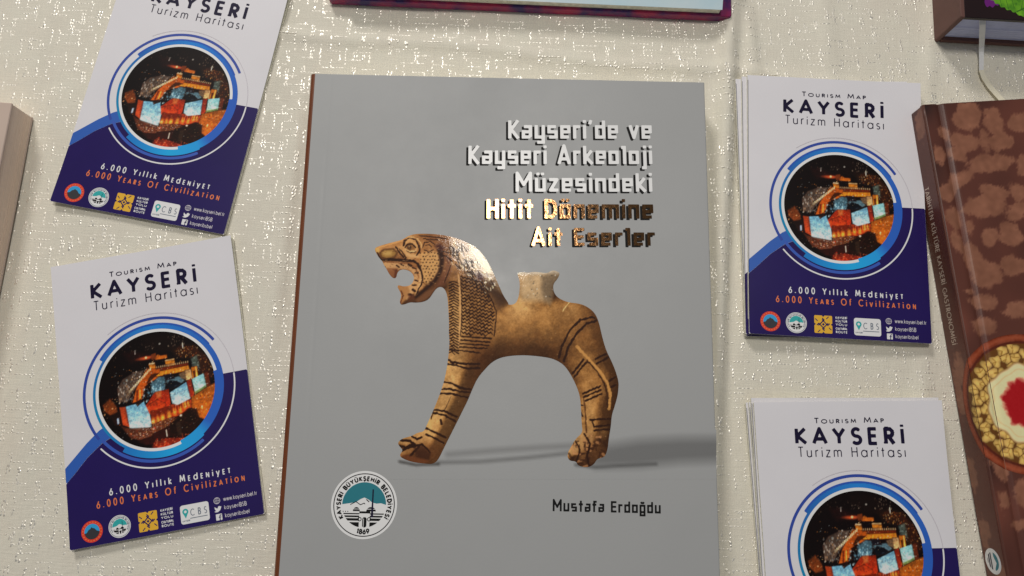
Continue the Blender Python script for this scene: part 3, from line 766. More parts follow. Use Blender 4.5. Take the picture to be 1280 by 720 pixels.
    rg([(238, 506), (330, 520), (350, 560), (310, 640), (268, 684), (250, 680), (272, 590), (240, 545)], (160, 108, 60), .8, 2); ln(h((270, 560), (290, 600), (262, 676)), .7, (90, 44, 20)); rg([(330, 590), (380, 590), (400, 630), (340, 650)], (92, 46, 24), .7, 3)
    for _ in range(260):
        x, y = rng.uniform(60, 700), rng.uniform(60, 520); a = rng.uniform(-.5, .9); L = rng.uniform(6, 22)
        P.stroke(h((x, y), (x + L * math.cos(a), y + L * math.sin(a))), rng.uniform(.25, .5), (84, 44, 20) if rng.random() < .6 else (214, 164, 104), .5)
    for b in (((610, 230), (680, 250), (720, 290)), ((600, 190), (700, 215)), ((430, 60), (560, 75), (680, 90)), ((470, 90), (600, 100)), ((660, 480), (700, 380), (716, 330))): ln(h(*b), .7, K, .8)
    for _ in range(500):
        x, y = rng.uniform(470, 775), rng.uniform(290, 585); P.dot(x, y, rng.uniform(.25, .6), (70, 38, 18) if rng.random() < .6 else (220, 176, 116), .35)
    return P

def build_main_book():
    B = empty("exhibition_book", (-.1203, .1119, 0), .040)
    tag(B, "large grey softcover book showing a carved lion figurine, lying in the middle of the table", "book")
    W, H, T = 221.7, 300.0, 18.0
    # cover sheet with a pressed hinge line and a rounded fore-edge
    xs = np.concatenate([[3.0, 3.2], np.linspace(4, 10, 5), np.linspace(10.5, 13.5, 9), np.linspace(15, W - 1, 40), [W - .4, W]])
    zt = lambda x: T - .08 * np.exp(-((x - 12) / 1.0) ** 2) - .25 * np.clip((x - W + .5) / .5, 0, 1) ** 2
    V = []; F = []; ys = np.linspace(0, -H, 31)
    for y in ys:
        for x in xs: V.append((x, y, zt(x)))
    n = len(xs); m = len(ys)
    for i in range(m - 1):
        for j in range(n - 1): F.append((i * n + j, (i + 1) * n + j, (i + 1) * n + j + 1, i * n + j + 1))
    k = len(V)
    for y in ys:
        for x in xs: V.append((x, y, zt(x) - .45))
    for i in range(m - 1):
        for j in range(n - 1): F.append((k + i * n + j, k + i * n + j + 1, k + (i + 1) * n + j + 1, k + (i + 1) * n + j))
    for j in range(n - 1):
        F.append((j, j + 1, k + j + 1, k + j)); a = (m - 1) * n + j; F.append((a + 1, a, k + a, k + a + 1))
    for i in range(m - 1):
        F.append(((i + 1) * n, i * n, k + i * n, k + (i + 1) * n)); a = i * n + n - 1; F.append((a, a + n, k + a + n, k + a))
    mesh_obj("front_cover", np.array(V) * MM, F, M['cover_grey'], B)
    # spine: brown, rounded on to the front
    prof = [(3.0, T - .5), (3.0, T), (2.2, T - .05), (1.2, T - .4), (.45, T - 1.2), (.1, T - 2.4), (0, T - 4), (0, 3), (.2, 1), (1.2, .1), (3, 0), (3, .5)]
    V = [(x, y, z) for y in (0, -H) for x, z in prof]; q = len(prof)
    F = [(i, (i + 1) % q, q + (i + 1) % q, q + i) for i in range(q)] + [tuple(range(q))[::-1], tuple(range(q, 2 * q))]
    mesh_obj("spine", np.array(V) * MM, F, M['spine_brown'], B)
    v, f = pages(3.1, -H + .3, W - .5, -.3, .6, T - .5, 40); mesh_obj("page_block", v, f, M['page_edge'], B)
    v, f = slab(3.05, -H, W, 0, 0, .55); mesh_obj("back_cover", v, f, M['cover_grey'], B)
    z = T + .03
    # printed shadow of the figurine
    gc = np.array(ink(141, 142, 142))
    PS = Paint(455, 535, 897, 600, 1, (141, 142, 142))
    PS.put(poly_sd(PS.X, PS.Y, [(760, 556), (800, 550), (850, 547), (910, 547), (910, 576), (850, 578), (800, 583), (745, 584), (735, 578)]), (92, 92, 92), .85, 16)
    PS.stroke([(560, 568), (620, 563), (680, 559), (720, 557)], 3.2, (104, 104, 104), .7, 7); PS.stroke([(548, 578), (600, 577), (660, 572), (715, 566)], 2.2, (88, 88, 88), .75, 5)
    PS.stroke([(500, 577), (520, 581), (548, 580)], 1.6, (50, 48, 46), .9, 3.5); PS.stroke([(720, 581), (745, 584), (775, 582), (820, 580)], 1.8, (70, 70, 70), .8, 4)
    ed = np.minimum(np.minimum(PS.X - 455, 900 - PS.X + 99), np.minimum(PS.Y - 535, 600 - PS.Y)) / 8
    PS.a = PS.a * np.clip(ed, 0, 1)[..., None] + np.array((141, 142, 142.)) * (1 - np.clip(ed, 0, 1)[..., None])
    flat("printed_shadow", [field(lambda X, Y: np.maximum(np.maximum(456 - X, X - 895.5), np.maximum(536 - Y, Y - 599)), 456, 536, 896, 600, 2, 1)], M['print_grey'], z, B, color=PS.sample, xf=trace)
    PL = paint_lion()
    sh = field(lambda X, Y: poly_sd(X, Y, LION_S), 464, 286, 778, 592, .75, 1)
    o = flat("lion_picture", [(sh[0], [q[::-1] for q in sh[1]])], M['print_gloss'], z + .05, B, color=PL.sample, xf=trace)
    ps = o  # the sheet's y axis runs down, so faces were flipped above
    for p in bpy.data.objects:
        if p.name == "printed_shadow": p.data.flip_normals()
    # lettering
    rows = [("Kayseri\u2019de ve", (112.0, -36.0), (191.6, -34.3), 10.7), ("Kayseri Arkeoloji", (90.4, -51.3), (191.6, -49.1), 10.6), ("M\u00fczesindeki", (116.6, -66.6), (191.4, -65.0), 10.6),
            ("Hitit D\u00f6nemine", (101.2, -82.0), (191.7, -80.2), 10.8), ("Ait Eserler", (125.7, -96.8), (192.4, -95.3), 9.9)]
    for i, (s, a, b, cap) in enumerate(rows):
        L = line(TECH, s, a, b, cap, .085 * cap, gap=.15, square=True)
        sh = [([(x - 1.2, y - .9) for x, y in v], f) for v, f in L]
        nm = "title_lettering" if i < 3 else "foil_lettering"
        t = flat(nm, L, M['title_white'] if i < 3 else M['foil'], z + .12, B)
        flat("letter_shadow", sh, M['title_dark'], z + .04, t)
    flat("author_lettering", line(TECH, "Mustafa Erdo\u011fdu", (138.2, -234.3), (192.7, -234.5), 5.5, .48, gap=.18, square=True), M['ink_black'], z + .04, B)
    emblem(B, 43.2, -232.9, 16.6, z + .03, True)
    return B
build_main_book()

#@@MAPS
# ------------------------------------------------------------------ folded city maps
def bend(x, y):                                   # the sheet lifts a little towards two corners
    return 1.9 * (np.clip((x - 45) / 55, 0, 1) ** 2) * np.clip((y + 80) / 80, 0, 1) ** 2 + .7 * (1 - ((x - 50) / 52) ** 2) * (.6 + .4 * np.sin(y * .03)) + 1.0 * np.clip((30 - x) / 30, 0, 1) ** 2 * np.clip((-y - 110) / 42, 0, 1) ** 2

def paint_city():
    P = Paint(80, 70, 640, 640, 2, (15, 8, 8)); X, Y = P.X, P.Y; rng = np.random.default_rng(11)
    q = lambda ox, oy: (lambda *p: [(ox + .444 * x, oy + .444 * y) for x, y in p])
    plain = P.poly
    def lit(pts, col, al=1.0, soft=None):         # walls are lit from below and edged by dark joints
        plain(pts, tuple(.74 * v for v in col), al, soft)
        if al < .9: return
        y0, y1 = min(p[1] for p in pts), max(p[1] for p in pts); sl = P.win(pts, 6); x_, y_ = X[sl], Y[sl]
        if not x_.size: return
        t = np.clip((y_ - y0) / (y1 - y0 + 1e-6), 0, 1) ** 1.3; k = np.clip(.5 - poly_sd(x_, y_, pts) / 4, 0, 1) * al * t
        P.a[sl] += (k * .62)[..., None] * (np.array(col) * 1.12 - P.a[sl])
        for u, v in zip(pts, pts[1:] + pts[:1]): P.stroke([u, v], 1.2, (34, 14, 9), .5, 4)
    P.poly = lit
    a, b, c, d = q(72, 72), q(320, 72), q(72, 320), q(320, 320)
    def spk(f, x0, y0, x1, y1, n, cols, r=(1.5, 4), al=.85, streak=0.0, slope=0.0):
        for _ in range(n):
            x, y = rng.uniform(x0, x1), rng.uniform(y0, y1); y += slope * (x - x0)
            p0 = f((x, y))[0]; rr = rng.uniform(*r) * .6; L = streak * rng.uniform(.4, 1); rr *= .55 + .9 * rng.random() ** 2
            P.stroke([p0, (p0[0] + rng.normal() * .8, p0[1] + L)], rr, cols[rng.integers(len(cols))], al * rng.uniform(.45, 1), 2.5)
    AM = [(236, 168, 70), (200, 110, 36), (150, 70, 24), (250, 220, 160)]; CR = [(226, 214, 196), (176, 168, 160), (120, 130, 132), (200, 150, 96), (60, 40, 34)]
    BL = [(150, 190, 200), (190, 214, 216), (96, 140, 156), (30, 36, 46), (60, 84, 100)]
    # dark town behind
    P.poly(a((330, 200), (420, 190), (640, 260), (700, 300), (400, 320)), (46, 16, 14), .8, 20); P.poly(b((250, 200), (520, 240), (680, 420), (680, 620), (560, 600), (520, 380), (330, 330)), (74, 36, 18), .85, 22)
    P.poly(b((0, 60), (250, 80), (420, 190), (300, 260), (0, 240)), (30, 15, 13), .8, 20)
    spk(a, 560, 140, 660, 215, 26, [(196, 176, 150), (140, 120, 100), (80, 60, 50)], (1.5, 3.6), .8); spk(a, 180, 110, 540, 260, 34, [(92, 66, 52), (60, 44, 40), (120, 96, 70)], (1, 2.4), .7, 5)
    P.stroke(a((455, 185), (453, 228)), 1.6, (206, 200, 190), .9); P.stroke(b((400, 195), (400, 250)), 1.5, (230, 214, 190), .9); P.dot(*b((160, 160))[0], 4, (214, 208, 196), .9, 3)
    P.put((np.hypot((X - a((555, 288))[0][0]) / 34, (Y - a((555, 288))[0][1]) / 7) - 1) * 7, (206, 90, 44), .8, 9); P.dot(*a((562, 284))[0], 5, (248, 190, 130), .9, 5)
    P.poly(b((95, 300), (130, 268), (160, 290), (225, 290), (225, 326), (100, 326)), (216, 120, 34), .9, 4); P.poly(b((60, 260), (110, 250), (116, 318), (64, 320)), (160, 74, 26), .8, 5)
    spk(b, 240, 90, 420, 210, 34, [(150, 130, 110), (90, 66, 50), (200, 180, 150)], (1, 2.4), .8, 7); spk(b, 330, 230, 560, 360, 70, AM + [(60, 32, 18)], (1.4, 3.6), .85, 4)
    P.poly(b((470, 380), (540, 350), (556, 480), (500, 520)), (116, 136, 124), .75, 8); spk(b, 470, 350, 560, 520, 30, [(170, 186, 172), (90, 100, 90), (60, 60, 54)], (1.5, 4), .7, 4)
    spk(b, 560, 340, 690, 640, 60, [(150, 82, 36), (96, 44, 22), (210, 150, 80), (40, 20, 12)], (1.5, 4.5), .8, 4)
    P.poly(c((70, 150), (150, 90), (210, 180), (220, 260), (140, 270), (90, 220)), (138, 66, 26), .9, 8); spk(c, 70, 90, 220, 300, 70, [(196, 110, 44), (90, 42, 20), (226, 180, 130), (40, 20, 14)], (2, 4.6), .75)
    P.poly(c((130, 270), (240, 240), (250, 400), (190, 380)), (40, 18, 14), .9, 6); P.stroke(c((216, 320), (216, 365)), 4, (170, 190, 214), .9, 4)
    # houses inside the walls
    P.poly(a((235, 560), (300, 470), (420, 420), (520, 410), (500, 520), (380, 640), (330, 720), (240, 700)), (96, 76, 64), .95, 6)
    spk(a, 240, 480, 400, 720, 90, CR, (2, 5), .8, 9); spk(a, 400, 410, 540, 520, 50, CR, (1.6, 4), .85, 4)
    # rear wall
    P.poly(b((20, 400), (110, 405), (130, 520), (0, 560), (-60, 620), (-90, 560)), (214, 106, 28), .95, 4); P.poly(b((85, 415), (440, 415), (450, 500), (95, 510)), (116, 42, 14)); P.poly(b((90, 455), (440, 445), (450, 500), (95, 505)), (228, 150, 42))
    P.poly(b((200, 345), (300, 345), (302, 418), (206, 418)), (216, 138, 40)); P.poly(b((200, 345), (300, 345), (300, 358), (200, 358)), (244, 214, 150)); P.poly(b((28, 350), (92, 350), (98, 420), (30, 410)), (206, 128, 40)); P.poly(b((28, 350), (92, 350), (92, 366), (28, 366)), (226, 200, 150))
    for x in range(100, 440, 22): P.poly(b((x, 394), (x + 12, 394), (x + 12, 416), (x, 416)), (240, 206, 150), .95)
    for x in range(110, 430, 36): P.stroke(b((x, 462), (x, 496)), 1.6, (160, 84, 20), .7)
    # west wall running down to the left
    P.poly(a((560, 400), (700, 430), (690, 470), (560, 540), (520, 620), (480, 720), (380, 740), (430, 600)), (196, 96, 26), 1, 4)
    P.poly(a((600, 470), (690, 470), (560, 560), (540, 560)), (60, 28, 12), .85, 4); P.stroke(a((440, 620), (430, 720)), 4, (80, 30, 12), .9, 4); P.stroke(a((470, 610), (462, 720)), 2.4, (240, 180, 80), .9)
    P.poly(a((520, 590), (600, 560), (610, 585), (530, 615)), (30, 14, 8), .9, 3); P.poly(a((480, 690), (540, 670), (540, 690), (490, 720)), (30, 14, 8), .9, 3)
    for t in np.linspace(0, 1, 15): P.stroke(a((600 - 240 * t, 402 + 200 * t), (596 - 240 * t, 426 + 200 * t)), 2.2, (240, 214, 170), .9)
    P.poly(b((395, 490), (460, 490), (470, 600), (400, 600)), (226, 186, 130), .95, 6); P.poly(b((465, 470), (530, 470), (530, 590), (470, 600)), (214, 124, 30)); P.poly(b((480, 520), (500, 515), (505, 590), (485, 590)), (70, 30, 10), .9); P.stroke(b((515, 480), (518, 575)), 2, (250, 200, 110), .9)
    # courtyard
    P.poly(b((40, 560), (120, 510), (190, 520), (170, 660), (60, 720), (20, 660)), (86, 122, 136), 1, 6); spk(b, 30, 520, 190, 720, 70, BL, (2, 5), .85, 7); spk(c, 490, 30, 710, 190, 80, BL, (2, 5.5), .85, 5)
    P.poly(b((190, 560), (330, 540), (390, 600), (300, 650), (220, 660)), (96, 128, 140), 1, 6); P.poly(b((190, 620), (230, 570), (300, 590), (345, 620), (300, 650), (215, 662)), (16, 18, 26), 1, 4); P.poly(b((170, 500), (260, 500), (280, 560), (190, 560)), (28, 24, 34), .9, 6)
    P.poly(b((330, 520), (400, 500), (400, 590), (350, 570)), (190, 150, 110), .7, 6)
    # front walls
    P.poly(d((60, 110), (210, 100), (218, 290), (180, 300), (-40, 330), (-60, 250)), (188, 56, 20)); P.poly(d((70, 110), (130, 100), (130, 170), (80, 180)), (232, 140, 70), .8, 8)
    P.poly(c((490, 280), (560, 220), (640, 190), (720, 240), (720, 320), (620, 310), (560, 340)), (202, 70, 26)); spk(c, 500, 290, 700, 330, 24, [(80, 26, 14), (230, 120, 50)], (1.5, 3), .8, 6)
    P.poly(c((560, 340), (720, 320), (720, 470), (570, 480)), (92, 30, 20), 1, 5); P.poly(d((0, 300), (220, 280), (250, 420), (0, 470)), (142, 44, 16), 1, 5); P.poly(d((210, 270), (370, 240), (440, 250), (440, 330), (330, 390), (220, 410)), (186, 64, 24), 1, 5)
    for x, y, r in ((120, 400, 9), (190, 380, 9), (70, 410, 8), (250, 350, 7), (310, 340, 7), (360, 300, 8), (20, 420, 8), (400, 300, 6)): P.put((np.hypot((X - d((x, y))[0][0]) / r, (Y - d((x, y))[0][1]) / (r * 2.2)) - 1) * r, (250, 176, 66), .85, r * 1.3)
    for x in range(225, 430, 26): P.stroke(d((x, 300 - (x - 225) * .25), (x, 350 - (x - 225) * .3)), 1.8, (74, 22, 12), .8)
    # pale floodlit towers
    def tower(pts, top=(96, 140, 160), bot=(186, 204, 206)):
        m = poly_sd(X, Y, pts); y0, y1 = min(p[1] for p in pts), max(p[1] for p in pts); t = np.clip((Y - y0) / (y1 - y0), 0, 1)[..., None]
        k = np.clip(.5 - m / 2.5, 0, 1)[..., None]; P.a += k * (np.array(top) * (1 - t) + np.array(bot) * t - P.a)
        for _ in range(22):
            x, y = rng.uniform(pts[0][0] + 4, pts[1][0] - 4), rng.uniform(y0 + 8, y1 - 10); P.stroke([(x, y), (x + rng.uniform(4, 16), y - 2)], rng.uniform(1, 3), (120, 150, 164) if rng.random() < .55 else (228, 232, 230), .35, 5)
    P.poly(c((240, 200), (308, 205), (330, 425), (262, 392)), (196, 78, 36)); P.stroke(c((300, 215), (320, 415)), 2, (120, 40, 20), .8)
    tower(c((308, 205), (500, 190), (548, 330), (562, 462), (440, 478), (332, 445)))
    P.poly(c((412, 190), (470, 150), (480, 190), (430, 226)), (40, 20, 16), .9, 4); spk(c, 400, 380, 540, 460, 14, [(110, 124, 120), (90, 90, 84)], (2, 5), .5)
    tower(d((220, 140), (400, 60), (428, 240), (360, 260), (290, 285), (235, 260))); tower(d((462, 40), (590, 0), (606, 150), (540, 180), (482, 198)), (110, 156, 164), (188, 206, 186))
    P.poly(d((402, 55), (452, 30), (470, 215), (428, 242)), (156, 44, 22)); P.poly(d((592, 0), (640, -20), (650, 150), (608, 150)), (112, 46, 20), .9, 5); P.poly(d((480, 180), (600, 130), (606, 160), (484, 205)), (106, 128, 44), .75, 6)
    # plaza, crowd and road
    P.poly(d((440, 230), (610, 150), (700, 120), (700, 460), (560, 490), (470, 440), (430, 330)), (196, 110, 32), .95, 8)
    spk(d, 440, 160, 690, 480, 80, [(240, 170, 60), (226, 200, 150), (130, 60, 22), (206, 110, 30), (90, 40, 18)], (1.6, 4.6), .75, 4)
    P.poly(c((240, 400), (340, 440), (560, 470), (720, 450), (720, 540), (420, 580), (330, 540)), (112, 56, 34), .9, 7); P.poly(d((0, 440), (220, 400), (300, 420), (180, 500), (0, 540)), (120, 62, 36), .9, 7)
    spk(c, 330, 470, 720, 560, 120, CR + [(240, 190, 120), (190, 60, 40)], (2, 4.6), .85); spk(d, 0, 400, 260, 500, 70, CR + [(240, 190, 120), (230, 120, 80)], (2, 4.6), .85)
    P.poly(c((400, 590), (560, 560), (720, 520), (720, 630), (600, 650), (480, 640)), (54, 19, 14), .95, 6); P.poly(d((0, 540), (130, 500), (200, 480), (190, 590), (0, 640)), (56, 20, 15), .95, 6)
    P.poly(d((190, 470), (300, 400), (400, 340), (480, 360), (500, 470), (560, 500), (640, 470), (600, 560), (460, 640), (300, 640), (180, 590)), (38, 17, 11), .95, 8)
    spk(d, 230, 380, 480, 600, 70, [(70, 34, 20), (24, 12, 8), (92, 50, 30)], (3, 7), .5); P.poly(d((250, 470), (300, 460), (300, 600), (262, 600)), (84, 60, 40), .6, 8)
    P.stroke(d((145, 525), (148, 588)), 2.6, (226, 210, 190), .9); P.dot(*d((310, 400))[0], 5, (240, 214, 180), .9, 4)
    P.poly(c((540, 660), (720, 630), (720, 700), (600, 700)), (160, 50, 26), .9, 5); P.poly(d((0, 630), (140, 605), (300, 630), (400, 660), (300, 700), (0, 700)), (160, 50, 26), .9, 6)
    spk(d, 0, 600, 400, 700, 110, [(226, 110, 60), (190, 56, 30), (96, 30, 20), (240, 170, 120)], (2, 4.6), .8); spk(c, 540, 640, 720, 700, 40, [(226, 110, 60), (96, 30, 20)], (2, 4), .8)
    n1 = blur(rng.standard_normal(X.shape), 1); n2 = blur(rng.standard_normal(X.shape), 3); n1 /= n1.std(); n2 /= n2.std()
    for _ in range(420):
        x, y = rng.uniform(150, 630), rng.uniform(215, 560)
        P.dot(x, y, rng.uniform(.8, 2.2), [(255, 220, 150), (240, 150, 60), (40, 18, 12), (60, 26, 14), (214, 226, 226)][rng.integers(5)], rng.uniform(.3, .8), 2.5)
    P.a += .30 * blur(np.clip(P.a - 110, 0, 255), 5) + .18 * blur(np.clip(P.a - 130, 0, 255), 2); P.a = np.clip((P.a - 8) * (1.06 + .09 * n1 + .07 * n2)[..., None], 0, 255)
    return P

def build_map():
    G = empty("folded_map", (0, 0, 0))
    W, H, T = 100.0, 152.1, 1.7
    rng = random.Random(4)
    # folded leaves under the printed cover
    V = []; F = []
    for k in range(5):
        z0 = .02 + k * .31; z1 = z0 + .2; o = [rng.uniform(-.1, .9), rng.uniform(0, .8), rng.uniform(-.5, .5), rng.uniform(0, .5)]
        if k in (1, 2): o[1] = -.9 + .4 * k
        if k == 4: o = [.3, .3, .3, .3]
        xs = np.linspace(o[0], W - o[1], 18); ys = np.linspace(-o[3], -H + o[2] * .5 + .4, 26); b0 = len(V)
        lift = k / 4.0
        for zz in (z1, z0):
            for y in ys:
                for x in xs: V.append((x, y, zz + lift * float(bend(np.array(x), np.array(y)))))
        n, m = len(xs), len(ys); q = n * m
        for i in range(m - 1):
            for j in range(n - 1):
                F.append((b0 + i * n + j, b0 + (i + 1) * n + j, b0 + (i + 1) * n + j + 1, b0 + i * n + j + 1))
                F.append((b0 + q + i * n + j, b0 + q + i * n + j + 1, b0 + q + (i + 1) * n + j + 1, b0 + q + (i + 1) * n + j))
        for j in range(n - 1):
            a = b0 + j; F.append((a, a + 1, a + 1 + q, a + q)); a = b0 + (m - 1) * n + j; F.append((a + 1, a, a + q, a + 1 + q))
        for i in range(m - 1):
            a = b0 + i * n; F.append((a + n, a, a + q, a + n + q)); a = b0 + i * n + n - 1; F.append((a, a + n, a + n + q, a + q))
    mesh_obj("folded_leaves", np.array(V) * MM, F, M['page_edge'], G)
    xs = np.linspace(0, W, 26); ys = np.linspace(0, -H, 38); V = []; F = []; n, m = 26, 38; q = n * m
    for zz in (T, T - .14):
        for y in ys:
            for x in xs: V.append((x, y, zz + float(bend(np.array(x), np.array(y)))))
    for i in range(m - 1):
        for j in range(n - 1):
            F.append((i * n + j, (i + 1) * n + j, (i + 1) * n + j + 1, i * n + j + 1)); F.append((q + i * n + j, q + i * n + j + 1, q + (i + 1) * n + j + 1, q + (i + 1) * n + j))
    for j in range(n - 1):
        a = j; F.append((a, a + 1, a + 1 + q, a + q)); a = (m - 1) * n + j; F.append((a + 1, a, a + q, a + 1 + q))
    for i in range(m - 1):
        a = i * n; F.append((a + n, a, a + q, a + n + q)); a = i * n + n - 1; F.append((a, a + n, a + n + q, a + q))
    mesh_obj("cover_sheet", np.array(V) * MM, F, M['white_paper'], G)
    z = T + .04; cx, cy = 51.4, -77.4
    def fl(name, Fn, m, dz, box, cell, par=G, run=8, color=None):
        return flat(name, [field(Fn, *box, cell, run)], M[m], z + dz, par, bend, color)
    full = (0, -H, W, 0)
    navy = [(-1, -119.5), (5, -114), (12, -107), (20, -101), (30, -96.5), (51, -90), (70, -80), (75, -75.6), (101, -75.4), (101, -153), (-1, -153)]
    fl("navy_panel", lambda X, Y: np.maximum(poly_sd(X, Y, navy), np.maximum(np.maximum(.05 - X, X - W + .05), -H + .05 - Y)), 'navy', 0, full, .7)
    band = [(-1, -111.5), (5, -106), (12, -99.5), (19, -94), (30, -88), (51, -82), (51, -89), (30, -96.4), (20, -100.9), (12, -106.9), (5, -113.9), (-1, -119.4)]
    fl("blue_band", lambda X, Y: np.maximum(poly_sd(X, Y, band), np.maximum(.05 - X, 31.5 - np.hypot(X - cx, Y - cy))), 'band_blue', .015, (0, -122, 55, -80), .5)
    R = 43; box = (cx - R, cy - R, cx + R, cy + R)
    fl("outer_arc", lambda X, Y: arc_band(X, Y, cx, cy, 38.0, 39.5, 33, 213), 'ring_dark', .03, box, .4)
    fl("lower_arc", lambda X, Y: arc_band(X, Y, cx, cy, 37.0, 38.6, 215, 305), 'ring_low', .03, box, .4)
    fl("white_arc", lambda X, Y: arc_band(X, Y, cx, cy, 40.9, 41.7, 219, 362), 'white_ink', .03, box, .3)
    fl("faint_arc", lambda X, Y: arc_band(X, Y, cx, cy, 41.2, 41.6, 2, 125), 'faint', .03, box, .25)
    fl("white_ring", lambda X, Y: arc_band(X, Y, cx, cy, 30.0, 33.0, 0, 360), 'white_ink', .02, box, .4)
    def ringF(X, Y):
        d = arc_band(X, Y, cx, cy, 32.7, 34.1, 140, 245)
        d = np.minimum(d, arc_band(X, Y, cx, cy, 32.7, 36.0, 33, 144)); d = np.minimum(d, arc_band(X, Y, cx, cy, 32.7, 35.6, 5, 34))
        d = np.minimum(d, arc_band(X, Y, cx, cy, 30.8, 35.6, -72, 8)); return np.minimum(d, arc_band(X, Y, cx, cy, 32.7, 36.3, 235, 308))
    def ringC(x, y):
        a = np.degrees(np.arctan2(y - cy, x - cx)) % 360; r = np.hypot(x - cx, y - cy)
        K = np.array([0, 33, 90, 140, 200, 240, 280, 308, 320, 360.])
        C = np.array([(40, 84, 168), (40, 90, 172), (34, 116, 190), (36, 92, 160), (22, 120, 160), (30, 110, 178), (30, 150, 206), (36, 138, 200), (40, 88, 172), (40, 84, 168)], float)
        c = np.stack([np.interp(a, K, C[:, i]) for i in range(3)], -1)
        c = np.where((r > 34.9)[:, None] & (a > 33)[:, None] & (a < 144)[:, None], (38, 78, 160), c)
        return np.clip(lin(c) / .66, 0, .9)
    flat("blue_ring", [field(ringF, *box, .35, 2)], M['print'], z + .05, G, bend, ringC)
    PC = paint_city()
    flat("city_picture", [field(lambda X, Y: circ(X, Y, cx, cy, 31.1), cx - 31.3, cy - 31.3, cx + 31.3, cy + 31.3, .34, 1)], M['print'], z + .035, G, bend,
         lambda x, y: PC.sample(360 + (x - cx) / 31.0 * 272, 355 - (y - cy) / 31.0 * 272))
    def tx(name, s, a, b, cap, wgt, m, gap=.14, dz=.03, par=G, cell=None): return flat(name, line(GEO, s, a, b, cap, wgt, gap, False, cell), M[m], z + dz, par, bend)
    tx("small_title", "T^O^U^R^I^S^M M^A^P", (31.5, -11.4), (68.4, -11.3), 2.6, .26, 'ink_navy', .3)
    tx("city_title", "KAYSER\u0130", (20.7, -21.7), (78.2, -22.4), 7.6, .92, 'ink_navy', .42)
    tx("map_title", "Turizm Haritas\u0131", (21.6, -28.7), (78.5, -29.3), 5.0, .26, 'ink_navy', .3)
    tx("white_slogan", "6.000 Y\u0131ll\u0131k M^Ed^E^Niy^E^T", (22.0, -128.1), (85.1, -128.1), 3.3, .28, 'white_ink', .55)
    tx("orange_slogan", "6.000 Y^E^A^R^S Of Civiliz^A^Tio^N", (15.0, -133.6), (92.0, -133.3), 3.4, .27, 'orange', .55)
    # logos along the foot
    r0 = flat("city_emblem", [field(lambda X, Y: circ(X, Y, 11.7, -144.7, 5.5), 5.5, -151, 18, -138.5, .25)], M['red_ring'], z + .03, G, bend)
    flat("emblem_sky", [field(lambda X, Y: circ(X, Y, 11.7, -144.7, 3.9), 7, -149.5, 16.4, -140, .2)], M['sky_blue'], z + .05, r0, bend)
    hill = [(6, -145.5), (9, -145), (10, -143.6), (11, -143.2), (11.5, -142.4), (12.2, -143), (13, -143.2), (14.2, -144.6), (17, -145.6), (17, -150), (6, -150)]
    flat("emblem_hill", [field(lambda X, Y: np.maximum(poly_sd(X, Y, hill), circ(X, Y, 11.7, -144.7, 3.9)), 7, -149.5, 16.4, -140, .18)], M['dark_hill'], z + .07, r0, bend)
    flat("ring_marks", [field(lambda X, Y: np.maximum(np.abs(np.hypot(X - 11.7, Y + 144.7) - 4.7) - .28, np.abs(((np.degrees(np.arctan2(Y + 144.7, X - 11.7)) + 360) % 18) - 9) * .09 - .36), 5.5, -151, 18, -138.5, .12)], M['orange'], z + .05, r0, bend)
    emblem(G, 25.9, -144.7, 5.7, z + .03, False, bend)
    def knot(X, Y):
        x, y = (X - 40.6) / 4.9, (Y + 144.8) / 4.9; d = rbox(x, y, -1, -1, 1, 1, .12)
        for k in range(4):
            c, s = (1, 0, -1, 0)[k], (0, 1, 0, -1)[k]; T_ = lambda p: (p[0] * c - p[1] * s, p[0] * s + p[1] * c)
            d = np.maximum(d, -polyline(x, y, [T_((-.15, .55)), T_((.5, -.1)), T_((.72, .12))], .06)); d = np.maximum(d, -poly_sd(x, y, [T_((-.16, 1.02)), T_((.16, 1.02)), T_((0, .82))]))
            d = np.maximum(d, -polyline(x, y, [T_((.62, .9)), T_((.35, .62))], .05))
        return np.maximum(d, -poly_sd(x, y, [(.16, 0), (0, .16), (-.16, 0), (0, -.16)])) * 5.2
    kl = flat("knot_logo", [field(knot, 35, -150.3, 46.2, -139.2, .14)], M['gold'], z + .03, G, bend)
    rows = [("KAYSER\u0130", -141.2), ("K\u00dcLT\u00dcR", -143.1), ("YOLU", -145.0), ("CULTURAL", -147.2), ("ROUTE", -149.1)]
    flat("logo_lettering", [g for s, y in rows for g in line(GEO, s, (47.4, y), (53.6, y), 1.05, .13, .25, False, .07)], M['white_ink'], z + .03, kl, bend)
    pl = flat("logo_plate", [field(lambda X, Y: rbox(X, Y, 57.4, -149.8, 72.2, -140.2, 1.3), 57, -150.2, 72.6, -139.8, .25)], M['white_ink'], z + .03, G, bend)
    flat("plate_lettering", line(GEO, "CBS", (62.6, -146.0), (71.0, -146.0), 3.2, .2, .75), M['grey_ink'], z + .05, pl, bend)
    flat("plate_rule", [field(lambda X, Y: rbox(X, Y, 62.2, -147.5, 71.2, -147.1, .05), 62, -147.7, 71.4, -146.9, .1)], M['grey_ink'], z + .05, pl, bend)
    flat("map_pin", [field(lambda X, Y: np.maximum(np.minimum(circ(X, Y, 60, -143.6, 1.55), poly_sd(X, Y, [(58.7, -144.3), (61.3, -144.3), (60, -147)])), -circ(X, Y, 60, -143.6, .7)), 58, -147.3, 62, -141.8, .1)], M['teal_light'], z + .05, pl, bend)
    flat("pin_lettering", line(GEO, "KAYSER\u0130", (58.2, -148.6), (62.0, -148.6), .7, .09, .25, False, .07), M['grey_ink'], z + .05, pl, bend)
    gx, gy = 76.6, -141.0
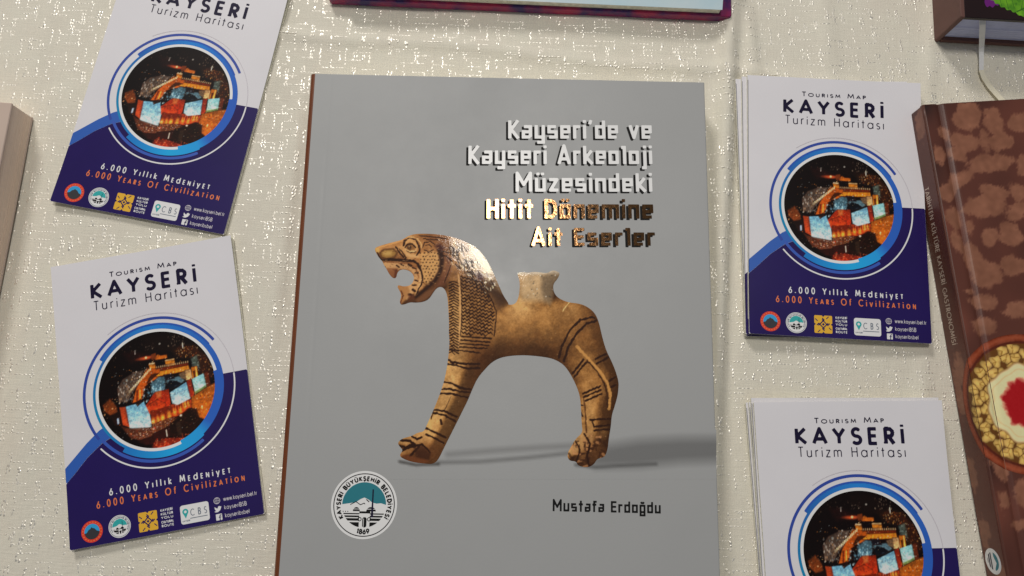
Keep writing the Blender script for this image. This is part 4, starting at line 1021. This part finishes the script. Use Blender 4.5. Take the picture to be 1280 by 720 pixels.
    flat("globe_icon", [field(lambda X, Y: np.minimum(np.abs(circ(X, Y, gx, gy, 1.55)) - .14, np.maximum(circ(X, Y, gx, gy, 1.5), np.minimum(np.minimum(np.abs(Y - gy) - .1, np.abs(X - gx) - .1), np.abs(np.hypot((X - gx) * 2, Y - gy) - 1.5) - .16))), gx - 1.9, gy - 1.9, gx + 1.9, gy + 1.9, .07)], M['faint'], z + .03, G, bend)
    bird = [(75.0, -144.0), (76.2, -144.9), (76.7, -144.9), (76.8, -144.2), (77.5, -143.8), (78.1, -144.2), (78.6, -144.1), (78.3, -145), (77.8, -146), (76.6, -146.8), (75.4, -146.8), (74.8, -146.4), (75.7, -146.1), (75.2, -145.3)]
    flat("bird_icon", [field(lambda X, Y: poly_sd(X, Y, bird), 74.5, -147, 79, -143.5, .1)], M['white_ink'], z + .03, G, bend)
    flat("letter_icon", [field(lambda X, Y: np.maximum(rbox(X, Y, 75.3, -151.0, 78.5, -147.8, .3), -np.minimum(polyline(X, Y, [(78.2, -148.4), (77.5, -148.5), (77.3, -149.1), (77.3, -151.0)], .25), rbox(X, Y, 76.7, -149.7, 78.1, -149.3, .02))), 75, -151.2, 78.8, -147.6, .09)], M['white_ink'], z + .03, G, bend)
    ct = [g for s, y, x1 in (("www.kayseri.bel.tr", -141.7, 97.4), ("kayseriBSB", -146.0, 91.5), ("kayseribsbel", -150.1, 92.6)) for g in line(GEO, s, (80.0, y), (x1, y), 2.0, .13, .16, False, .09)]
    flat("contact_lettering", ct, M['faint'], z + .03, G, bend)
    return G
MAP = build_map()
GRP = "folded tourism maps on the tablecloth"
MAP.location = (.1296, .1336, .0034); MAP.rotation_euler = (0, 0, .004)
tag(MAP, "folded map topmost of the stack at the upper right, its whole cover in view", "map", GRP)
def put_map(x, y, z, a, label, keep=None):
    c = copy_tree(MAP, None, keep); c.location = (x, y, z); c.rotation_euler = (0, 0, a); tag(c, label, "map", GRP); return c
put_map(-.2552, -.0041, .0, .2399, "folded map lying alone left of the grey book, its whole cover in view")
put_map(-.2415, .1842, .0, -.1328, "folded map at the top left, its upper edge cut off by the frame")
put_map(.1323, -.0555, .0051, .0686, "folded map topmost of the stack at the lower right, cut off by the frame")
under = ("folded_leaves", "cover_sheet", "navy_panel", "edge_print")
flat("edge_print", [field(lambda X, Y: np.abs(X - .3) - .14, 0, -140, 1.2, -3, .25, 30)], M['ink_black'], 1.77, MAP, bend)  # contact shade between stacked sheets, painted as a dark stripe
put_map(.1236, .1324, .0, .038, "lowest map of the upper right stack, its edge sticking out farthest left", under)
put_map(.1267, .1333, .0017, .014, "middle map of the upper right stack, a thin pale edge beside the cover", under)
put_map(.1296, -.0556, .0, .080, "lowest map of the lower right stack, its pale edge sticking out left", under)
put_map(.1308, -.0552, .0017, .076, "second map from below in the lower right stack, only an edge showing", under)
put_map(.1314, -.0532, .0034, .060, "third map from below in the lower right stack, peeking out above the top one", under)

#@@OTHERS
# ------------------------------------------------------------------ brown cookery book at the right
def build_cookbook():
    G = empty("cookery_book", (.2240, .1152, 0), .1255)
    tag(G, "thick brown patterned book with a printed bowl of dumplings, cut off by the right edge", "book")
    W, H, T = 200.0, 285.0, 18.0
    brown = mat("brown_linen_laminate", ink(80, 47, 37), .42, spec=.4, col2=ink(68, 38, 30), var_scale=45, bump=.06, bump_scale=700)
    spot = mat("faded_spot_print", ink(124, 84, 66), .42, spec=.4, col2=ink(104, 66, 52), var_scale=220)
    M['spot'] = spot
    zt = lambda x: T - 1.1 * np.exp(-((x - 9.5) / 1.7) ** 2) - .9 * np.clip((1.2 - x) / 1.2, 0, 1) ** 2
    xs = np.concatenate([np.linspace(0, 4, 8), np.linspace(4.5, 15, 22), np.linspace(17, W, 40)]); ys = np.linspace(0, -H, 40); V = []; F = []
    n, m = len(xs), len(ys)
    for y in ys:
        for x in xs: V.append((x, y, zt(x)))
    for i in range(m - 1):
        for j in range(n - 1): F.append((i * n + j, (i + 1) * n + j, (i + 1) * n + j + 1, i * n + j + 1))
    k = len(V)
    for y in ys:
        for x in xs: V.append((x, y, zt(x) - 2.2 if x > 2.3 else T - 2.6))
    for i in range(m - 1):
        for j in range(n - 1): F.append((k + i * n + j, k + i * n + j + 1, k + (i + 1) * n + j + 1, k + (i + 1) * n + j))
    for j in range(n - 1):
        F.append((j, j + 1, k + j + 1, k + j)); a = (m - 1) * n + j; F.append((a + 1, a, k + a, k + a + 1))
    for i in range(m - 1):
        a = i * n + n - 1; F.append((a, a + n, k + a + n, k + a)); F.append(((i + 1) * n, i * n, k + i * n, k + (i + 1) * n))
    mesh_obj("front_cover", np.array(V) * MM, F, brown, G, True)
    v, f = slab(0, -H, 2.6, 0, 0, T - 1.4, .9); sp = mesh_obj("spine", v, f, brown, G)
    v, f = slab(2.65, -H, W, 0, 0, 2.2); mesh_obj("back_cover", v, f, brown, G)
    v, f = pages(4, -H + 3, W - 3, -3, 2.25, T - 2.4, 40); mesh_obj("page_block", v, f, M['page_edge'], G)
    # faded petal-like spots, printed over cover and hinge
    spots = [(24, -10, 8, 10), (38.5, -10.5, 6, 9), (9, -17, 3, 5), (19.5, -25, 8, 6.5), (31.5, -23, 2.4, 5), (41.5, -25, 6.5, 6.2), (3.6, -30, 4.5, 6), (15, -31, 5, 5), (30, -38, 14.5, 5.2), (12, -45.5, 8, 4.2), (30, -52, 9, 4),
             (44, -54, 6, 5), (5, -53, 5, 6), (22.5, -61, 14.5, 6.5), (7, -66, 4.5, 7), (42, -64, 8, 5), (23, -78, 5.5, 5.5), (14, -73, 2.6, 4.5), (6, -81, 4, 7), (12.5, -88, 5.5, 7.5), (36.5, -79, 7, 7), (18, -100, 9.5, 7.5), (35, -96, 7, 6),
             (6, -107, 3.4, 2.2), (14, -115, 8, 4.5), (30, -118, 9, 5), (11, -125, 7, 4.5), (50, -40, 5, 8), (54, -14, 7, 6), (52, -80, 4, 6), (50, -105, 6, 8), (8, -200, 5, 10), (20, -212, 8, 9), (36, -210, 6, 7), (13, -228, 4, 3.4), (18, -232, 3, 3), (22, -245, 9, 8), (40, -232, 8, 6), (34, -250, 6, 7), (5, -215, 3, 6), (9, -187, 3, 7)]
    rng = np.random.default_rng(5)
    for i in range(26): spots.append((rng.uniform(60, 190), rng.uniform(-275, -8), rng.uniform(4, 11), rng.uniform(4, 9)))
    sps = [(q, rng.uniform(0, 6.28, 6), rng.uniform(-.3, .3)) for q in spots]
    def Fs(X, Y):
        d = np.full(X.shape, 1e9)
        for (x, y, rx, ry), ph, rot in sps:
            k = (np.abs(X - x) < rx * 2) & (np.abs(Y - y) < ry * 2) & (rx > 0)
            if not k.any(): continue
            x_, y_ = X[k], Y[k]; a = np.arctan2((y_ - y) / ry, (x_ - x) / rx); rr = np.clip(np.hypot((x_ - x) / rx, (y_ - y) / ry), 0, 1)
            q = sum(.34 / h * np.sin(h * a + ph[h % 6]) for h in (1, 2, 3, 5, 7)) * rr
            e = ellip(x_, y_, x, y, rx * .94, ry * .92, rot) + q * min(rx, ry) * .62 + .55 * np.sin(x_ * 2.3 + 1.7 * np.sin(y_ * 1.9)) * np.sin(y_ * 2.7 + x_)
            d[k] = np.minimum(d[k], e)
        return d
    M['pattern'] = mat("patch_print", (.2, .1, .06), .42, spec=.4, attr="Col", bump=.06, bump_scale=700)
    def sheet(name, Fp, x0, y0, x1, y1, cell, place, par):
        nx, ny = int((x1 - x0) / cell), int((y1 - y0) / cell); gx_, gy_ = np.linspace(x0, x1, nx + 1), np.linspace(y0, y1, ny + 1); XX, YY = np.meshgrid(gx_, gy_)
        n1 = fractal(XX.shape, ((1, .5), (3, .5)), rng); n2 = fractal(XX.shape, ((6, .5), (16, .7)), rng)
        k = np.clip(.5 - (Fp(XX, YY) + .9 * n1) / 1.1, 0, 1)[..., None]; t = (.5 + .3 * n2)[..., None]
        gnd = np.array((70, 37, 29.)) + t * np.array((22, 13, 10.)); pat = np.array((106, 67, 50.)) + (.5 + .28 * n1)[..., None] * np.array((26, 20, 17.))
        c = lin(np.clip(gnd * (1 - k) + pat * k, 0, 255)) / .66
        Vs = [place(x, y) for x, y in zip(XX.ravel(), YY.ravel())]; q = nx + 1
        Fc = [(a * q + b, a * q + b + 1, (a + 1) * q + b + 1, (a + 1) * q + b) for a in range(ny) for b in range(nx)]
        o = mesh_obj(name, np.array(Vs) * MM, Fc, M['pattern'], par)
        at = o.data.color_attributes.new("Col", 'FLOAT_COLOR', 'POINT'); at.data.foreach_set("color", np.concatenate([c, np.ones(c.shape[:2] + (1,))], -1).astype(np.float32).ravel())
        return o
    sheet("patch_print", Fs, .3, -284.5, 199.5, -.4, .9, lambda x, y: (x, y, float(zt(x)) + .04), G)
    # spine print: spots and lettering on the side wall
    wall = lambda A: A
    def side(name, shapes, m, off, par=sp):
        V = []; F = []
        for v, f in shapes:
            o = len(V); V += [(-off, -a, b) for a, b in v]; F += [tuple(i + o for i in q) for q in f]
        return mesh_obj(name, np.array(V) * MM, F, m, par)
    sd = [(rng.uniform(6, 280), rng.uniform(2, 15), rng.uniform(4, 9), rng.uniform(2.5, 5)) for i in range(30)]
    def Fd(X, Y):
        d = np.full(X.shape, 1e9)
        for a, b, rx, ry in sd:
            if not 36 < a < 146: d = np.minimum(d, ellip(X, Y, a, b, rx, ry) + .6 * np.sin(X * 1.1 + b) + .4 * np.sin(Y * 1.9))
        return d
    dim = mat("dim_spot_print", ink(84, 52, 38), .45, var=.15, var_scale=200); M['dim'] = dim
    o = sheet("patch_print", Fd, 1, 1.0, 284, T - 1.0, .9, lambda a, b: (-.05, -a, b), sp); o.data.flip_normals()
    tm = mat("pale_spine_ink", ink(170, 150, 134), .45)
    side("spine_lettering", line(GEO, "TAR\u0130HTEN K\u00dcLT\u00dcRE KAYSER\u0130 GASTRONOM\u0130S\u0130", (45.5, 6.2), (134.5, 6.2), 3.7, .27, .16), tm, .09)
    e = side("emblem_disc", [field(lambda X, Y: circ(X, Y, 246.5, 8.2, 6.4), 239.6, 1.2, 253.4, 15.2, .4)], M['white_ink'], .09)
    side("sky_panel", [field(lambda X, Y: np.maximum(circ(X, Y, 246.5, 8.2, 4.6), -poly_sd(X, Y, [(240, 2), (254, 2), (254, 9), (250, 9.3), (247, 11), (244, 9.2), (240, 9)])), 239.6, 1.2, 253.4, 15.2, .25)], M['teal'], .13, e)
    side("skyline", [field(lambda X, Y: np.maximum(circ(X, Y, 246.5, 8.2, 4.4), np.maximum(Y - 7.6, np.abs((Y % 1.5) - .75) - .45)), 239.6, 1.2, 253.4, 15.2, .2)], M['ink_navy'], .13, e)
    # bowl of dumplings (a printed picture)
    Pn = Paint(-1.02, -1.02, 1.02, 1.02, .0085, (74, 42, 30)); X, Y = Pn.X, Pn.Y; r = np.hypot(X, Y); an = np.arctan2(Y, X)
    nz = fractal(X.shape, ((1, .5), (5, .8)), rng)
    Pn.put(r - 1.0, (116, 52, 32), 1, .02); Pn.a += (nz * 7)[..., None]
    Pn.put(np.abs(r - .95) - .025, (144, 70, 44), .7, .03); Pn.put(r - .895, (62, 22, 12), 1, .02); Pn.put(r - .875, (92, 40, 24), 1, .05)
    pts = []
    for _ in range(4000):
        q = rng.uniform(.5, .80); t = rng.uniform(0, 6.283); x, y = q * math.cos(t), q * math.sin(t)
        if all((x - a) ** 2 + (y - b) ** 2 > .122 ** 2 for a, b in pts): pts.append((x, y))
    D = np.stack([np.hypot(X - a, Y - b) for a, b in pts]); srt = np.sort(D, 0); idx = D.argmin(0)
    edge = srt[1] - srt[0]; lobe = np.array([[rng.uniform(0, 6.28), rng.uniform(.8, 1.15)] for _ in pts])
    ax, ay = np.array(pts)[idx, 0], np.array(pts)[idx, 1]; la = np.arctan2(Y - ay, X - ax)
    cellr = srt[0] / (.078 + .018 * np.sin(3 * la + lobe[idx, 0]))
    inside = (edge > .009) & (cellr < 1.12) & (r < .87)
    sh_ = np.clip(1.08 - cellr ** 3 * .28 + .07 * np.sin(2 * la + lobe[idx, 0] * 3), .6, 1.1) * (.9 + .1 * lobe[idx, 1])
    c = np.array((196, 158, 86.))[None, None] * sh_[..., None]
    ring_ = (r > .42) & (r < .86); Pn.a[ring_ & ~inside] = (92, 56, 22); Pn.a[inside & ring_] = c[inside & ring_]
    for a, b in pts:
        for _ in range(3):
            t = rng.uniform(0, 6.28); Pn.stroke([(a + .01 * math.cos(t), b + .01 * math.sin(t)), (a + .06 * math.cos(t + .4), b + .06 * math.sin(t + .4))], .006, (128, 92, 36), .8)
    wob = .02 * np.sin(7 * an + .6) + .012 * np.sin(12 * an + 2)
    Pn.put(r - .565 - wob, (120, 84, 40), 1, .02); Pn.put(r - .55 - wob, (222, 196, 150), 1, .04); Pn.put(np.abs(r - .47 - wob * .8) - .004, (176, 138, 86), .55, .02)
    wr = .014 * np.sin(6 * an) + .012 * np.sin(11 * an + 1) + .010 * np.sin(17 * an) + nz * .012
    Pn.put(r - .335 - wr, (150, 18, 24), 1, .07); Pn.a += (blur(rng.standard_normal(X.shape), 1))[..., None] * 4
    bx, by, br = 26.2, -168.4, 36.5
    o = flat("bowl_picture", [field(lambda X, Y: np.maximum(circ(X, Y, bx, by, br), .04 - X), .02, by - br - .5, bx + br + .5, by + br + .5, .4, 1)], M['print'], T + .09, G, lambda x, y: zt(x) - T, lambda x, y: Pn.sample((x - bx) / br, -(y - by) / br))
    wv = field(lambda X, Y: np.maximum(circ(X, Y - (T - .6), -by, bx, br) if False else np.hypot(X + by, bx - (Y - T + .6)) - br, Y - T + .95), -by - 30, 1, -by + 30, T - .9, .4, 1)
    o = side("bowl_picture", [wv], M['print'], .14)
    C = Pn.sample((np.array([v[1] for v in wv[0]]) - T + .6 - bx) / br, (np.array([v[0] for v in wv[0]]) + by) / br)
    at = o.data.color_attributes.new("Col", 'FLOAT_COLOR', 'POINT'); at.data.foreach_set("color", np.c_[C, np.ones(len(C))].astype(np.float32).ravel())
    return G
build_cookbook()

# ------------------------------------------------------------------ taupe book at the left edge, its page edges towards the middle
def build_left_book():
    G = empty("closed_book", (-.2812, .0832, 0), .0)
    tag(G, "taupe closed book at the left edge of the picture, its page edges facing the maps", "book")
    W, H, T = 190.0, 270.0, 20.0
    board = mat("taupe_cover", ink(174, 156, 144), .5, var=.05)
    edge = mat("taupe_page_edge", ink(206, 184, 168), .85, var=.03, var_scale=300)
    v, f = slab(-W, -H, 0, 0, T - 1.6, T, .6); mesh_obj("front_cover", v, f, board, G)
    v, f = slab(-W, -H, 0, 0, 0, 1.4, .6); mesh_obj("back_cover", v, f, board, G)
    v, f = pages(-W + 2, -H + 1, -.25, -.5, 1.42, T - 1.62, 34, .10); mesh_obj("page_block", v, f, edge, G)
    v, f = slab(-W, -H, -W + 2, 0, 1.45, T - 1.65, .3); mesh_obj("spine", v, f, board, G)
build_left_book()

# ------------------------------------------------------------------ pale book at the top
def build_top_book():
    G = empty("pale_book", (-.1185, .1658, 0), .0168)
    tag(G, "pale blue topped book with a dark red and purple edge at the top", "book")
    case = mat("dark_marbled_case", ink(140, 18, 62), .35, col2=ink(36, 12, 78), var_scale=75)
    pale = mat("pale_blue_sheet", ink(160, 190, 224), .45, col2=ink(190, 200, 222), var_scale=14)
    v, f = slab(0, 0, 238.5, 170, 0, 6.0, 1.2); mesh_obj("back_cover", v, f, case, G)
    v, f = pages(9, 1.6, 231, 168, 6.05, 11, 14, .15); mesh_obj("page_block", v, f, M['page_edge'], G)
    V = []; F = []; n = 20
    for j in range(n + 1):
        y = 1.0 + 167 * j / n; zz = 11.1 + 14 * (1 - math.exp(-((y - 1) / 40)))
        for x in (8.5, 231.6): V.append((x, y, zz))
    for j in range(n): F.append((2 * j, 2 * j + 1, 2 * j + 3, 2 * j + 2))
    k = len(V); V += [(x, y, 11.02) for x, y, zz in V[:]]
    for j in range(n):
        F.append((k + 2 * j, k + 2 * j + 2, k + 2 * j + 3, k + 2 * j + 1)); F.append((2 * j, 2 * j + 2, k + 2 * j + 2, k + 2 * j)); F.append((2 * j + 1, k + 2 * j + 1, k + 2 * j + 3, 2 * j + 3))
    F.append((0, k, k + 1, 1)); F.append((2 * n, 2 * n + 1, k + 2 * n + 1, k + 2 * n))
    mesh_obj("front_cover", np.array(V) * MM, F, pale, G)
build_top_book()

# ------------------------------------------------------------------ brown hardcover at the top right, ribbon hanging out
def build_ribbon_book():
    G = empty("hardcover_book", (.2428, .1646, 0), .003)
    tag(G, "thick brown hardcover with green leaves on its dark cover in the top right corner", "book")
    brown = mat("brown_cloth_board", ink(86, 56, 50), .6, var=.1, var_scale=120, bump=.1, bump_scale=1500)
    dark = mat("dark_glossy_jacket", ink(30, 14, 16), .25, var=.3, var_scale=30)
    white = mat("cool_page_edge", ink(172, 176, 206), .8, var=.08, var_scale=200)
    T = 28
    V = []; F = []
    v, f = slab(0, 0, 3.0, 200, .2, T - .2, 1.2); mesh_obj("spine", v, f, brown, G)
    v, f = slab(3.0, 0, 190, 200, 0, 2.8, .6); mesh_obj("back_cover", v, f, brown, G)
    v, f = slab(2.0, 0, 190, 200, T - 2.6, T, .6); fc = mesh_obj("front_cover", v, f, dark, G)
    v, f = pages(3.2, 2.4, 187, 197, 2.85, T - 2.65, 44, .2); mesh_obj("page_block", v, f, white, G)
    rng = np.random.default_rng(9); green = mat("leaf_print", ink(104, 160, 30), .35, col2=ink(60, 112, 20), var_scale=160); vein = mat("leaf_vein_print", ink(40, 84, 22), .35)
    sh = []; vs = []
    for (x, y, L, wd, a) in ((27, 16, 34, 15, -.55), (44, 12, 30, 13, .5), (38, 34, 34, 15, -.2), (62, 24, 30, 14, .3)):
        c, s = math.cos(a), math.sin(a)
        def Fl(X, Y, x=x, y=y, L=L, wd=wd, c=c, s=s):
            u = ((X - x) * c + (Y - y) * s) / L; v = (-(X - x) * s + (Y - y) * c)
            return np.maximum(np.abs(v) - wd * .6 * np.sqrt(np.clip(1 - (2 * u) ** 2, 0, 1)) - .5 * np.sin(u * 60), np.abs(u * L) - L / 2)
        bx = (max(.5, x - L * .6), max(.5, y - L * .6), x + L * .6, y + L * .6)
        sh.append(field(lambda X, Y: np.maximum(Fl(X, Y), .5 - Y), *bx, .5, 8))
        def Fv(X, Y, x=x, y=y, L=L, c=c, s=s):
            u = (X - x) * c + (Y - y) * s; v = -(X - x) * s + (Y - y) * c
            return np.minimum(np.abs(v) - .35, np.abs(((u - np.abs(v) * .9) % 4.5) - 2.2) - .22)
        vs.append(field(lambda X, Y: np.maximum(np.maximum(Fv(X, Y), Fl(X, Y) + .6), .6 - Y), *bx, .3, 8))
    for i, q in enumerate(sh): flat("leaf_picture", [q], green, T + .05 + .05 * i, fc)
    for i, q in enumerate(vs): flat("leaf_veins", [q], vein, T + .07 + .05 * i, fc)
    pur = mat("purple_print", ink(88, 18, 98), .35); flat("flower_picture", [field(lambda X, Y: np.maximum(ellip(X, Y, 18, 11, 5, 3.4, .4) + .5 * np.sin(X * 2), .5 - Y), 10, .5, 26, 18, .4)], pur, T + .04, fc)
build_ribbon_book()
def build_ribbon():
    G = empty("ribbon_bookmark", (.2640, .1600, 0))
    tag(G, "white ribbon bookmark hanging from the hardcover's pages down to the cloth", "ribbon")
    sat = mat("white_satin", ink(232, 230, 228), .35, spec=.5, bump=.1, bump_scale=3000); org = mat("sheer_ribbon", ink(206, 197, 178), .5)
    def strip(name, pts, w0, w1, m, across=False):
        V = []; F = []; n = len(pts)
        for i, p in enumerate(pts):
            a = np.array(pts[max(0, i - 1)]); b = np.array(pts[min(n - 1, i + 1)]); t = (b - a)[:2]; t = t / (np.linalg.norm(t) + 1e-9)
            w = (w0 + (w1 - w0) * i / (n - 1)) / 2; nx_, ny_ = (w, w * .15) if across else (-t[1] * w, t[0] * w)
            for zz in (.12, -.12): V += [(p[0] + nx_, p[1] + ny_, p[2] + zz), (p[0] - nx_, p[1] - ny_, p[2] + zz)]
        for i in range(n - 1):
            q = 4 * i; F += [(q, q + 1, q + 5, q + 4), (q + 2, q + 6, q + 7, q + 3), (q, q + 4, q + 6, q + 2), (q + 1, q + 3, q + 7, q + 5)]
        F += [(0, 2, 3, 1), (4 * n - 4, 4 * n - 3, 4 * n - 1, 4 * n - 2)]
        return mesh_obj(name, np.array(V) * MM, F, m, G, False)
    def spl(P, n=24):
        P = np.array(P, float); t = np.linspace(0, len(P) - 1, n); return [tuple(np.interp(t, np.arange(len(P)), P[:, k]) for k in range(3))] if False else [tuple(v) for v in np.stack([np.interp(t, np.arange(len(P)), P[:, k]) for k in range(3)], -1)]
    strip("satin_ribbon", spl([(-6.8, 7.0, 24.2), (-5.0, 4.6, 21), (-1.0, 3.4, 14), (2.4, 2.2, 8), (4.6, .9, 4), (5.6, -1.5, 1.9), (5.5, -7, 1.5), (5.2, -12.5, 1.4)]), 3.7, 2.6, sat, True)
    strip("ribbon_tail", spl([(5.2, -12.3, 1.3), (6.4, -17, 1.3), (9.5, -22.5, 1.3), (13.5, -27.5, 1.4), (18, -33, 1.5)]), 2.8, 3.2, org)
build_ribbon()
